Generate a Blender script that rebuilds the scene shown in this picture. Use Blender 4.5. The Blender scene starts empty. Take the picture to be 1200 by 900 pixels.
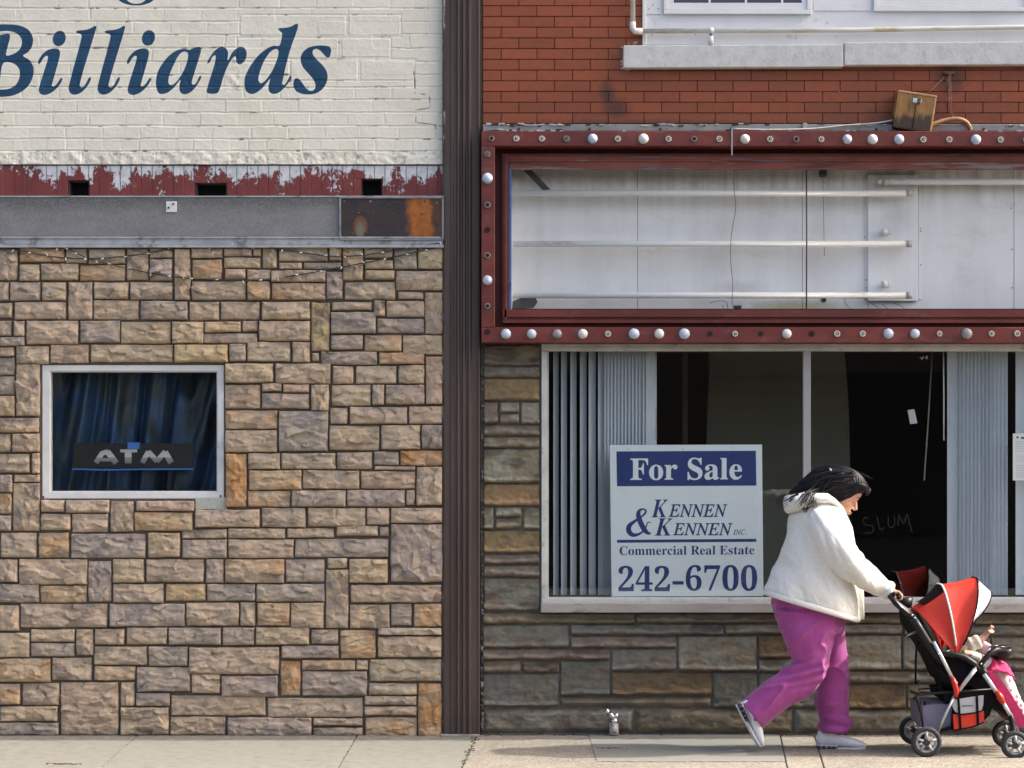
import bpy, bmesh, math, random
import numpy as np
from mathutils import Vector, Matrix, noise as mnoise
random.seed(7); rng = np.random.default_rng(7)
scene = bpy.context.scene
COL = scene.collection
R = math.radians
# ------------------------------------------------------------------ camera
D, H, S, HY = 14.0, 1.6, 195.0, 549.0      # distance to the facade, eye height, photo pixels per metre there, horizon row
cam_d = bpy.data.cameras.new('camera'); cam = bpy.data.objects.new('camera', cam_d); COL.objects.link(cam)
cam.location = (0, -D, H); cam.rotation_euler = (R(90), 0, 0)
cam_d.sensor_width = 36; cam_d.lens = 36 * S * D / 1200.0
cam_d.shift_y = (HY - 450) / 1200.0; cam_d.clip_end = 500; cam_d.clip_start = 0.1
scene.camera = cam
# ------------------------------------------------------------------ sky, sun, exposure
SUN_EL, SUN_OFF = 41.0, 1.6               # elevation; degrees behind the facade plane, coming from the right
world = bpy.data.worlds.new('World'); scene.world = world; world.use_nodes = True
wn = world.node_tree.nodes; bg = wn['Background']
sky = wn.new('ShaderNodeTexSky'); sky.sky_type = 'NISHITA'; sky.sun_disc = False
sky.sun_elevation = R(SUN_EL); sky.sun_rotation = R(90 - SUN_OFF)
sky.air_density = 1.0; sky.dust_density = 7.0; sky.ozone_density = 0.6
world.node_tree.links.new(sky.outputs[0], bg.inputs[0]); bg.inputs[1].default_value = 0.15
sun_d = bpy.data.lights.new('sun', 'SUN'); sun_d.energy = 2.35; sun_d.angle = R(0.6); sun_d.color = (1, 0.95, 0.87)
sun = bpy.data.objects.new('sun', sun_d); COL.objects.link(sun)
sv = Vector((math.cos(R(SUN_EL)) * math.cos(R(SUN_OFF)), math.cos(R(SUN_EL)) * math.sin(R(SUN_OFF)), math.sin(R(SUN_EL))))
sun.rotation_euler = sv.to_track_quat('Z', 'Y').to_euler(); sun.location = sv * 30
vs = scene.view_settings; vs.view_transform = 'Standard'; vs.look = 'None'; vs.exposure = 1.38; vs.gamma = 1; vs.use_curve_mapping = False
scene.cycles.max_bounces = 8; scene.cycles.transparent_max_bounces = 12
scene.cycles.caustics_reflective = False; scene.cycles.caustics_refractive = False; scene.cycles.sample_clamp_indirect = 4

# ------------------------------------------------------------------ helpers
def P(px, py, d=0.0):
    """the point that stands d metres in front of the facade"""
    s = S * D / (D - d)
    return Vector(((px - 600) / s, -d, H - (py - HY) / s))
def tag(o, label=None, cat=None, group=None, kind=None):
    if label: o['label'] = label
    if cat: o['category'] = cat
    if group: o['group'] = group
    if kind: o['kind'] = kind
    return o
def empty(name, loc, label, cat, group=None):
    o = bpy.data.objects.new(name, None); o.location = loc; COL.objects.link(o)
    return tag(o, label, cat, group)
def link(name, me, m, parent=None, smooth=False):
    """me is in world coordinates; a child keeps its place under its parent"""
    o = bpy.data.objects.new(name, me); COL.objects.link(o)
    if m is not None:
        for q in (m if isinstance(m, (list, tuple)) else [m]): me.materials.append(q)
    if smooth: me.polygons.foreach_set('use_smooth', [True] * len(me.polygons))
    if parent is not None:
        o.parent = parent
        off = parent.location.copy(); p = parent.parent
        while p: off += p.location; p = p.parent
        me.transform(Matrix.Translation(-off))
    return o
class B:
    """collects shapes into one mesh"""
    def __init__(s): s.bm = bmesh.new(); s.mi = 0
    def _new(s, fs):
        for f in fs: f.material_index = s.mi
    def box(s, x0, x1, y0, y1, z0, z1, bev=0.0, seg=1, mat=None):
        b = bmesh.new()
        bmesh.ops.create_cube(b, size=1)
        for v in b.verts:
            v.co = Vector(((x0 + x1) / 2 + v.co.x * (x1 - x0), (y0 + y1) / 2 + v.co.y * (y1 - y0), (z0 + z1) / 2 + v.co.z * (z1 - z0)))
        if bev > 0: bmesh.ops.bevel(b, geom=list(b.edges), offset=bev, segments=seg, profile=0.5, affect='EDGES')
        if mat is not None: b.transform(mat)
        s._join(b)
        return s
    def _join(s, b):
        vm = {}
        for v in b.verts: vm[v.index if False else v] = s.bm.verts.new(v.co)
        for f in b.faces:
            try:
                nf = s.bm.faces.new([vm[v] for v in f.verts]); nf.material_index = s.mi; nf.smooth = f.smooth
            except ValueError: pass
        b.free()
    def pbox(s, px0, py0, px1, py1, d0, d1, bev=0.0, seg=1):
        """box given by photo measures at the facade plane, standing out from d0 to d1"""
        a = P(px0, py1, d1); c = P(px1, py0, d1)
        return s.box(a.x, c.x, -d1, -d0, a.z, c.z, bev, seg)
    def tube(s, pts, r, n=10, caps=True, smooth=True, flat=1.0, up=None):
        pts = [Vector(p) for p in pts]; k = len(pts)
        rs = [r] * k if isinstance(r, (int, float, tuple)) else list(r)
        rings = []; prev = None
        for i, p in enumerate(pts):
            t = (pts[min(i + 1, k - 1)] - pts[max(i - 1, 0)]).normalized()
            if prev is None:
                ref = Vector(up) if up else (Vector((0, 0, 1)) if abs(t.z) < 0.9 else Vector((0, 1, 0)))
                a = (ref - t * ref.dot(t)).normalized()
            else: a = (prev - t * prev.dot(t)).normalized()
            prev = a; b2 = t.cross(a); rr = rs[i]
            ra, rb = rr if isinstance(rr, (tuple, list)) else (rr, rr * flat)
            rings.append([s.bm.verts.new(p + a * (ra * math.cos(2 * math.pi * j / n)) + b2 * (rb * math.sin(2 * math.pi * j / n))) for j in range(n)])
        for i in range(k - 1):
            for j in range(n):
                f = s.bm.faces.new((rings[i][j], rings[i][(j + 1) % n], rings[i + 1][(j + 1) % n], rings[i + 1][j])); f.smooth = smooth; f.material_index = s.mi
        if caps:
            for rg in (rings[0][::-1], rings[-1]):
                f = s.bm.faces.new(rg); f.material_index = s.mi
        return s
    def loft(s, rings, n=24, e=2.0, smooth=True):
        """rings: (back point, front point, half width across Y[, exponent])"""
        out = []
        for q in rings:
            a, c, w = Vector(q[0]), Vector(q[1]), q[2]; ex = q[3] if len(q) > 3 else e
            m = (a + c) / 2; h = (c - a) / 2; row = []
            for j in range(n):
                t = 2 * math.pi * j / n; co, si = math.cos(t), math.sin(t)
                co = math.copysign(abs(co) ** (2 / ex), co); si = math.copysign(abs(si) ** (2 / ex), si)
                row.append(s.bm.verts.new(m + h * co + Vector((0, w * si, 0))))
            out.append(row)
        for i in range(len(out) - 1):
            for j in range(n):
                f = s.bm.faces.new((out[i][j], out[i][(j + 1) % n], out[i + 1][(j + 1) % n], out[i + 1][j])); f.smooth = smooth; f.material_index = s.mi
        for rg in (out[0][::-1], out[-1]):
            f = s.bm.faces.new(rg); f.material_index = s.mi
        return s
    def disc(s, c, r, axis='y', h=0.01, n=20, r2=None):
        c = Vector(c); v = {'y': Vector((0, h / 2, 0)), 'x': Vector((h / 2, 0, 0)), 'z': Vector((0, 0, h / 2))}[axis]
        return s.tube([c - v, c + v], [r, r if r2 is None else r2], n=n)
    def dome(s, c, r, depth, n=16, m=6):
        """half-ball bulging towards the street"""
        c = Vector(c); rows = []
        for i in range(m):
            a = i / m * math.pi / 2
            rows.append([s.bm.verts.new(c + Vector((r * math.cos(a) * math.cos(2 * math.pi * j / n), -depth * math.sin(a), r * math.cos(a) * math.sin(2 * math.pi * j / n)))) for j in range(n)])
        top = s.bm.verts.new(c + Vector((0, -depth, 0)))
        for i in range(m - 1):
            for j in range(n):
                f = s.bm.faces.new((rows[i][j], rows[i][(j + 1) % n], rows[i + 1][(j + 1) % n], rows[i + 1][j])); f.smooth = True; f.material_index = s.mi
        for j in range(n):
            f = s.bm.faces.new((rows[-1][j], rows[-1][(j + 1) % n], top)); f.smooth = True; f.material_index = s.mi
        return s
    def poly(s, pts, th, n_off=Vector((0, -1, 0))):
        """flat outline given thickness th along n_off"""
        a = [s.bm.verts.new(Vector(p)) for p in pts]; b = [s.bm.verts.new(Vector(p) + n_off * th) for p in pts]
        k = len(a); fs = [s.bm.faces.new(a[::-1]), s.bm.faces.new(b)]
        for i in range(k): fs.append(s.bm.faces.new((a[i], a[(i + 1) % k], b[(i + 1) % k], b[i])))
        s._new(fs); return s
    def build(s, name, m, parent=None, smooth=None):
        bmesh.ops.recalc_face_normals(s.bm, faces=list(s.bm.faces))
        me = bpy.data.meshes.new(name); s.bm.to_mesh(me); s.bm.free()
        return link(name, me, m, parent, bool(smooth))
def each(name, m, parent, items, fn):
    """every small fixing is a part of its own"""
    for it in items:
        b = B(); fn(b, it); b.build(name, m, parent)
def smooth_path(pts, n=6):
    """Catmull-Rom through the points (any dimension)"""
    pts = [np.array(p, float) for p in pts]; out = []
    k = len(pts)
    for i in range(k - 1):
        p0, p1, p2, p3 = pts[max(i - 1, 0)], pts[i], pts[i + 1], pts[min(i + 2, k - 1)]
        for j in range(n):
            t = j / n
            out.append(0.5 * ((2 * p1) + (-p0 + p2) * t + (2 * p0 - 5 * p1 + 4 * p2 - p3) * t * t + (-p0 + 3 * p1 - 3 * p2 + p3) * t ** 3))
    out.append(pts[-1]); return out
def closed_path(pts, n=5):
    pts = [np.array(p, float) for p in pts]; k = len(pts); out = []
    for i in range(k):
        p0, p1, p2, p3 = pts[i - 1], pts[i], pts[(i + 1) % k], pts[(i + 2) % k]
        l1 = max(np.linalg.norm(p1 - p0), 1e-6) ** .5; l2 = max(np.linalg.norm(p2 - p1), 1e-6) ** .5; l3 = max(np.linalg.norm(p3 - p2), 1e-6) ** .5
        m1 = (p1 - p0) / l1 - (p2 - p0) / (l1 + l2) + (p2 - p1) / l2; m2 = (p2 - p1) / l2 - (p3 - p1) / (l2 + l3) + (p3 - p2) / l3
        m1 *= l2; m2 *= l2
        for j in range(n):
            t = j / n; t2, t3 = t * t, t ** 3
            out.append(p1 * (2 * t3 - 3 * t2 + 1) + m1 * (t3 - 2 * t2 + t) + p2 * (-2 * t3 + 3 * t2) + m2 * (t3 - t2))
    return np.array(out)
# --- numpy noise
_perm = rng.random((256, 256)).astype(np.float64)
def vnoise(x, y, sc=1.0, ox=0.0, oy=0.0):
    x = np.asarray(x) * sc + ox + 1000; y = np.asarray(y) * sc + oy + 1000
    xi, yi = np.floor(x).astype(int), np.floor(y).astype(int); fx, fy = x - xi, y - yi
    fx = fx * fx * fx * (fx * (fx * 6 - 15) + 10); fy = fy * fy * fy * (fy * (fy * 6 - 15) + 10)
    g = lambda a, b: _perm[(a * 7 + b * 0) % 256, (b + a // 37) % 256]
    return (g(xi, yi) * (1 - fx) + g(xi + 1, yi) * fx) * (1 - fy) + (g(xi, yi + 1) * (1 - fx) + g(xi + 1, yi + 1) * fx) * fy
def fbm(x, y, sc=1.0, o=4, ox=0.0, oy=0.0, gain=0.5):
    r = 0; a = 1; t = 0
    for i in range(o):
        r = r + a * vnoise(x, y, sc * 2 ** i, ox + 17.3 * i, oy + 9.1 * i); t += a; a *= gain
    return r / t
def sstep(a, b, x):
    t = np.clip((x - a) / (b - a), 0, 1); return t * t * (3 - 2 * t)
def grid_mesh(name, X, Y, Z, attrs=None, mask=None):
    """grid of vertices (rows x cols) -> mesh; attrs: name -> array (rows, cols) or (rows, cols, 3)"""
    r, c = X.shape
    co = np.stack([X, Y, Z], -1).reshape(-1, 3).astype(np.float32)
    idx = np.arange(r * c).reshape(r, c)
    q = np.stack([idx[:-1, :-1], idx[:-1, 1:], idx[1:, 1:], idx[1:, :-1]], -1).reshape(-1, 4)
    if mask is not None: q = q[mask[:-1, :-1].reshape(-1)]
    return co, q
def mesh_from(name, cos, quads, attrs):
    me = bpy.data.meshes.new(name); n = len(cos); f = len(quads)
    me.vertices.add(n); me.vertices.foreach_set('co', cos.reshape(-1).astype(np.float32))
    me.loops.add(f * 4); me.loops.foreach_set('vertex_index', quads.reshape(-1).astype(np.int32))
    me.polygons.add(f); me.polygons.foreach_set('loop_start', (np.arange(f) * 4).astype(np.int32)); me.polygons.foreach_set('loop_total', np.full(f, 4, np.int32))
    me.polygons.foreach_set('use_smooth', np.ones(f, bool))
    for k, v in attrs.items():
        if v.ndim == 2:
            a = me.attributes.new(k, 'FLOAT_COLOR', 'POINT'); w = np.concatenate([v, np.ones((n, 1))], 1); a.data.foreach_set('color', w.reshape(-1).astype(np.float32))
        else:
            a = me.attributes.new(k, 'FLOAT', 'POINT'); a.data.foreach_set('value', v.astype(np.float32))
    me.update(calc_edges=True); me.validate(); return me
# ------------------------------------------------------------------ materials
def srgb(r, g, b):
    f = lambda c: (c / 255 / 12.92) if c / 255 <= 0.04045 else ((c / 255 + 0.055) / 1.055) ** 2.4
    return (f(r), f(g), f(b))
class Nt:
    def __init__(s, name):
        s.m = bpy.data.materials.new(name); s.m.use_nodes = True; s.t = s.m.node_tree; s.n = s.t.nodes; s.l = s.t.links
        s.p = s.n['Principled BSDF']; s.tc = s.n.new('ShaderNodeTexCoord'); s.co = s.tc.outputs['Object']
    def lk(s, a, b): s.l.new(a, b)
    def noise(s, scale, detail=5, rough=0.55, stretch=None, w=0.0):
        t = s.n.new('ShaderNodeTexNoise'); t.inputs['Scale'].default_value = scale; t.inputs['Detail'].default_value = detail; t.inputs['Roughness'].default_value = rough
        mp = s.n.new('ShaderNodeMapping'); mp.inputs['Location'].default_value = (w, w * 1.7, -w)
        if stretch: mp.inputs['Scale'].default_value = stretch
        s.lk(s.co, mp.inputs[0]); s.lk(mp.outputs[0], t.inputs[0]); return t.outputs['Fac']
    def ramp(s, src, stops):
        r = s.n.new('ShaderNodeValToRGB'); e = r.color_ramp.elements
        while len(e) < len(stops): e.new(0.5)
        for q, (p, c) in zip(e, stops): q.position = p; q.color = (*c, 1) if isinstance(c, (tuple, list)) else (c, c, c, 1)
        s.lk(src, r.inputs[0]); return r.outputs[0]
    def mix(s, fac, a, b, mode='MIX'):
        x = s.n.new('ShaderNodeMix'); x.data_type = 'RGBA'; x.blend_type = mode
        for v, i in ((fac, 0), (a, 6), (b, 7)):
            if hasattr(v, 'links') or hasattr(v, 'is_output'): s.lk(v, x.inputs[i])
            elif i == 0: x.inputs[0].default_value = v
            else: x.inputs[i].default_value = (*v, 1)
        return x.outputs[2]
    def math(s, op, a, b=0.0):
        x = s.n.new('ShaderNodeMath'); x.operation = op
        for v, i in ((a, 0), (b, 1)):
            if hasattr(v, 'is_output'): s.lk(v, x.inputs[i])
            else: x.inputs[i].default_value = v
        return x.outputs[0]
    def attr(s, name, fac=False):
        a = s.n.new('ShaderNodeAttribute'); a.attribute_name = name; return a.outputs['Fac' if fac else 'Color']
    def sepz(s):
        x = s.n.new('ShaderNodeSeparateXYZ'); s.lk(s.co, x.inputs[0]); return x.outputs
    def bump(s, src, dist, strength=1.0, prev=None):
        b = s.n.new('ShaderNodeBump'); b.inputs['Distance'].default_value = dist; b.inputs['Strength'].default_value = strength
        s.lk(src, b.inputs['Height']); 
        if prev is not None: s.lk(prev, b.inputs['Normal'])
        return b.outputs[0]
    def fin(s, col=None, rough=0.7, bump=None, metal=0.0, spec=None, rsrc=None):
        if col is not None:
            if hasattr(col, 'is_output'): s.lk(col, s.p.inputs['Base Color'])
            else: s.p.inputs['Base Color'].default_value = (*col, 1)
        s.p.inputs['Roughness'].default_value = rough; s.p.inputs['Metallic'].default_value = metal
        if rsrc is not None: s.lk(rsrc, s.p.inputs['Roughness'])
        if spec is not None: s.p.inputs['Specular IOR Level'].default_value = spec
        if bump is not None: s.lk(bump, s.p.inputs['Normal'])
        return s.m
def M(name, col, rough=0.6, var=0.25, scale=6.0, stain=None, sthr=0.62, sscale=9.0, metal=0.0, bump=0.0, bscale=60.0, stretch=None, spec=None):
    """paint, plastic, cloth, stone: base colour with uneven tone, optional stain colour, fine bump"""
    k = Nt(name)
    n1 = k.noise(scale, 6, 0.6, stretch)
    lo = tuple(c * (1 - var) for c in col); hi = tuple(min(1, c * (1 + var * 0.7)) for c in col)
    c = k.ramp(n1, [(0.3, lo), (0.5, col), (0.7, hi)])
    if stain:
        n2 = k.noise(sscale, 8, 0.68, stretch, w=3.1)
        f = k.ramp(n2, [(sthr - 0.04, 0.0), (sthr + 0.05, 1.0)])
        c = k.mix(f, c, stain)
    b = None
    if bump > 0: b = k.bump(k.noise(bscale, 5, 0.6, stretch, w=1.3), bump)
    return k.fin(c, rough, b, metal, spec)
white_metal = M('painted white aluminium', (0.66, 0.66, 0.66), 0.45, 0.12, 5, stain=(0.40, 0.39, 0.36), sthr=0.66, bump=0.0008)
alu_frame = M('weathered aluminium', (0.52, 0.52, 0.50), 0.5, 0.2, 8, stain=(0.30, 0.27, 0.23), sthr=0.62, bump=0.001)
black_plastic = M('black plastic', (0.009, 0.009, 0.010), 0.42, 0.3, 20, spec=.3)
black_cloth = M('black nylon', (0.006, 0.006, 0.007), 0.9, 0.4, 25, bump=0.001, bscale=300, spec=.12)
silver_tube = M('silver tube', (0.55, 0.56, 0.58), 0.35, 0.1, 10, metal=0.7)
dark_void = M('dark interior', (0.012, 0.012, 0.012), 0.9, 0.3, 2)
chrome = M('chrome', (0.75, 0.76, 0.8), 0.12, 0.1, 10, metal=1.0)
rust_wire = M('rusty wire', (0.20, 0.10, 0.05), 0.8, 0.4, 30)
# ================================================================== SETTING: ground
GX0, GX1 = -30.0, 30.0
def side_walk():
    k = Nt('sidewalk concrete'); o = k.sepz()
    fine = k.noise(220, 3, 0.7); med = k.noise(14, 6, 0.6); big = k.noise(1.6, 5, 0.6, w=5.0)
    base = k.ramp(med, [(0.3, (0.16, 0.155, 0.132)), (0.5, (0.215, 0.207, 0.177)), (0.7, (0.25, 0.24, 0.205))])
    c = k.mix(k.ramp(big, [(0.35, 0.0), (0.65, 0.55)]), base, (0.22, 0.215, 0.185))
    spk = k.ramp(fine, [(0.38, (0.55, 0.50, 0.45)), (0.5, (1, 1, 1)), (0.66, (1.25, 1.2, 1.1))])
    c = k.mix(0.55, c, spk, 'MULTIPLY')
    c = k.mix(k.ramp(k.noise(5, 7, .7, w=77), [(.60, 0), (.68, .35)]), c, (.13, .12, .10)); c = k.mix(k.ramp(k.noise(34, 3, .6, w=91), [(.70, 0), (.73, .5)]), c, (.07, .065, .06))
    b = k.bump(fine, 0.003); b = k.bump(med, 0.004, prev=b)
    return k.fin(c, 0.9, b)
def aggregate():
    k = Nt('exposed aggregate concrete')
    v = k.n.new('ShaderNodeTexVoronoi'); v.inputs['Scale'].default_value = 75; k.lk(k.co, v.inputs[0])
    r = k.n.new('ShaderNodeSeparateColor'); k.lk(v.outputs['Color'], r.inputs[0])
    c = k.ramp(r.outputs[0], [(0.0, (0.12, 0.09, 0.07)), (0.3, (0.195, 0.17, 0.14)), (0.6, (0.255, 0.23, 0.19)), (0.85, (0.38, 0.36, 0.315)), (1.0, (0.17, 0.125, 0.095))])
    c = k.mix(k.ramp(v.outputs['Distance'], [(0.25, 0.0), (0.6, 0.6)]), c, (0.30, 0.27, 0.22))
    c = k.mix(0.7, c, k.ramp(k.noise(2.5, 7, .65), [(0.3, (0.66, 0.64, 0.6)), (0.7, (1.05, 1.05, 1.05))]), 'MULTIPLY'); c = k.mix(k.ramp(k.noise(26, 3, .6, w=19), [(.70, 0), (.73, .6)]), c, (.05, .045, .04))
    return k.fin(c, 0.9, k.bump(v.outputs['Distance'], -0.004))
concrete, agg = side_walk(), aggregate()
new_slab = M('smooth new concrete', (0.205, 0.20, 0.175), 0.85, 0.08, 12, stain=(0.30, 0.28, 0.24), sthr=0.68, sscale=3, bump=0.0012, bscale=150)
crack_dirt = M('dirt in the cracks', (0.05, 0.045, 0.03), 0.95, 0.5, 40, stain=(0.30, 0.27, 0.2), sthr=0.56, sscale=60, bump=0.006, bscale=80)
asphalt = M('asphalt', (0.055, 0.055, 0.056), 0.9, 0.25, 5, bump=0.004, bscale=150)
# one ground sheet to the horizon, the road and the pavement above it
B().box(-250, 250, -250, 250, -0.40, -0.30).build('ground', M('far ground', (0.16, 0.15, 0.13), 0.95, 0.2, 0.2))['kind'] = 'structure'
B().box(GX0, GX1, -14.2, -3.55, -0.29, -0.16).build('road', asphalt)['kind'] = 'structure'
B().box(GX0, GX1, -17.5, -14.2, -0.29, -0.02, 0.02).build('sidewalk', concrete)['kind'] = 'structure'
B().box(GX0, GX1, -3.55, -3.40, -0.29, -0.005, 0.015).build('kerb', M('kerb stone', (0.36, 0.34, 0.30), 0.9, 0.15, 8, bump=0.003))['kind'] = 'structure'
# pavement slabs: cut lines run from the wall (d=0) to the kerb; x at the wall and x at d=1.5 as photographed
def cut(ax, bx, by):
    a = P(ax, 861, 0).x; b = P(bx, by, (1 - 312 / (by - HY)) * D); return a, b.x, -b.y
cuts = [cut(162, 117, 900), cut(419, 396, 900), cut(559, 541, 900)]
def xat(c, d): return c[0] + (c[1] - c[0]) * d / c[2]
sl = B(); YB = 3.397
def slab(bb, ca, cb, top=0.0, d0=0.0, d1=YB):
    g = 0.002
    xs = lambda c, d, sg: (c if isinstance(c, float) else xat(c, d)) + sg * g
    pts = [(xs(ca, d0, 1), -d0, top), (xs(cb, d0, -1), -d0, top), (xs(cb, d1, -1), -d1, top), (xs(ca, d1, 1), -d1, top)]
    b2 = bmesh.new(); v = [b2.verts.new(p) for p in pts]; v2 = [b2.verts.new((p[0], p[1], -0.29)) for p in pts]
    b2.faces.new(v[::-1]); b2.faces.new(v2)
    for i in range(4): b2.faces.new((v[i], v[(i + 1) % 4], v2[(i + 1) % 4], v2[i]))
    bmesh.ops.recalc_face_normals(b2, faces=b2.faces)
    bmesh.ops.bevel(b2, geom=[e for e in b2.edges if e.verts[0].co.z > -0.1 and e.verts[1].co.z > -0.1], offset=0.004, segments=2, affect='EDGES')
    bb._join(b2)
slab(sl, GX0, -7.2); slab(sl, -7.2, -5.2); slab(sl, -5.2, -3.7); slab(sl, -3.7, cuts[0]); slab(sl, cuts[0], cuts[1]); slab(sl, cuts[1], cuts[2])
sl.build('sidewalk', concrete)['kind'] = 'structure'
c3 = cut(914, 921, 893); c4 = cut(954, 965, 898)
s2 = B(); XA = P(690, 861).x
def ds(py): return (1 - 312 / (py - HY)) * D
slab(s2, cuts[2], c3); slab(s2, c3, c4); slab(s2, c4, 3.45); slab(s2, 3.45, 5.3); slab(s2, 5.3, 7.3); slab(s2, 7.3, GX1)
s2.build('sidewalk', agg)['kind'] = 'structure'
s3 = B(); n_ = 40; e_ = lambda c, d: xat(c, d) - .004; dm = ds(893)   # thin smooth patch cast over the rough slab
top_ = [(XA + .006 * math.sin(i * 1.7), -dm * i / n_) for i in range(n_ + 1)] + [(XA + (e_(c3, dm) - XA) * i / n_, -dm + .008 * math.sin(i * 1.3) + .005 * math.sin(i * 2.9)) for i in range(1, n_)] + [(e_(c3, dm * (1 - i / n_)), -dm * (1 - i / n_)) for i in range(n_ + 1)]
s3.poly([Vector((x, y, -.002)) for x, y in top_], .0055, Vector((0, 0, 1))); s3.build('sidewalk', new_slab)['kind'] = 'structure'
cr = B()   # weedy dirt standing in the joints and along the wall foot
for c, wd in ((cuts[2], 0.018), (cuts[1], 0.007), (cuts[0], 0.006), (c4, 0.008), (c3, 0.005)):
    for i in range(110 if wd > 0.01 else 40):
        d = random.random() * 2.2; x = xat(c, d) + random.gauss(0, wd * 0.4); r = wd * random.uniform(0.25, 0.7)
        cr.tube([(x, -d, -0.012), (x + random.gauss(0, r), -d, r * 0.35)], [r, r * 0.4], n=6)
for i in range(700):
    x = random.uniform(-3.3, 3.3); r = random.uniform(0.002, 0.007) * (2.2 if random.random() < 0.04 else 1)
    if -0.42 < x < -0.18 and random.random() < .3: continue
    y = -0.006 - abs(random.gauss(0, 0.012)) - (0.02 if x > -0.2 else 0)
    cr.tube([(x, y, -0.01), (x + random.gauss(0, r), y, r)], [r, r * 0.5], n=5)
cr.build('dirt_and_rubble', crack_dirt)['kind'] = 'stuff'
leaf = B()
for px, py, l in ((717, 877.5, .07), (74, 896, .09)):
    p = P(px, py, ds(py)); 
    for j in range(40):
        q = p + Vector((random.gauss(0, l * .5), random.gauss(0, .014), .004)); leaf.tube([q, q + Vector((random.uniform(.004, .016), random.uniform(-.008, .008), .001))], [.003, .001], n=5)
leaf.build('leaf_litter', M('brown dry leaves', (0.17, 0.09, 0.05), 0.9, 0.4, 40))['kind'] = 'stuff'

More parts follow.
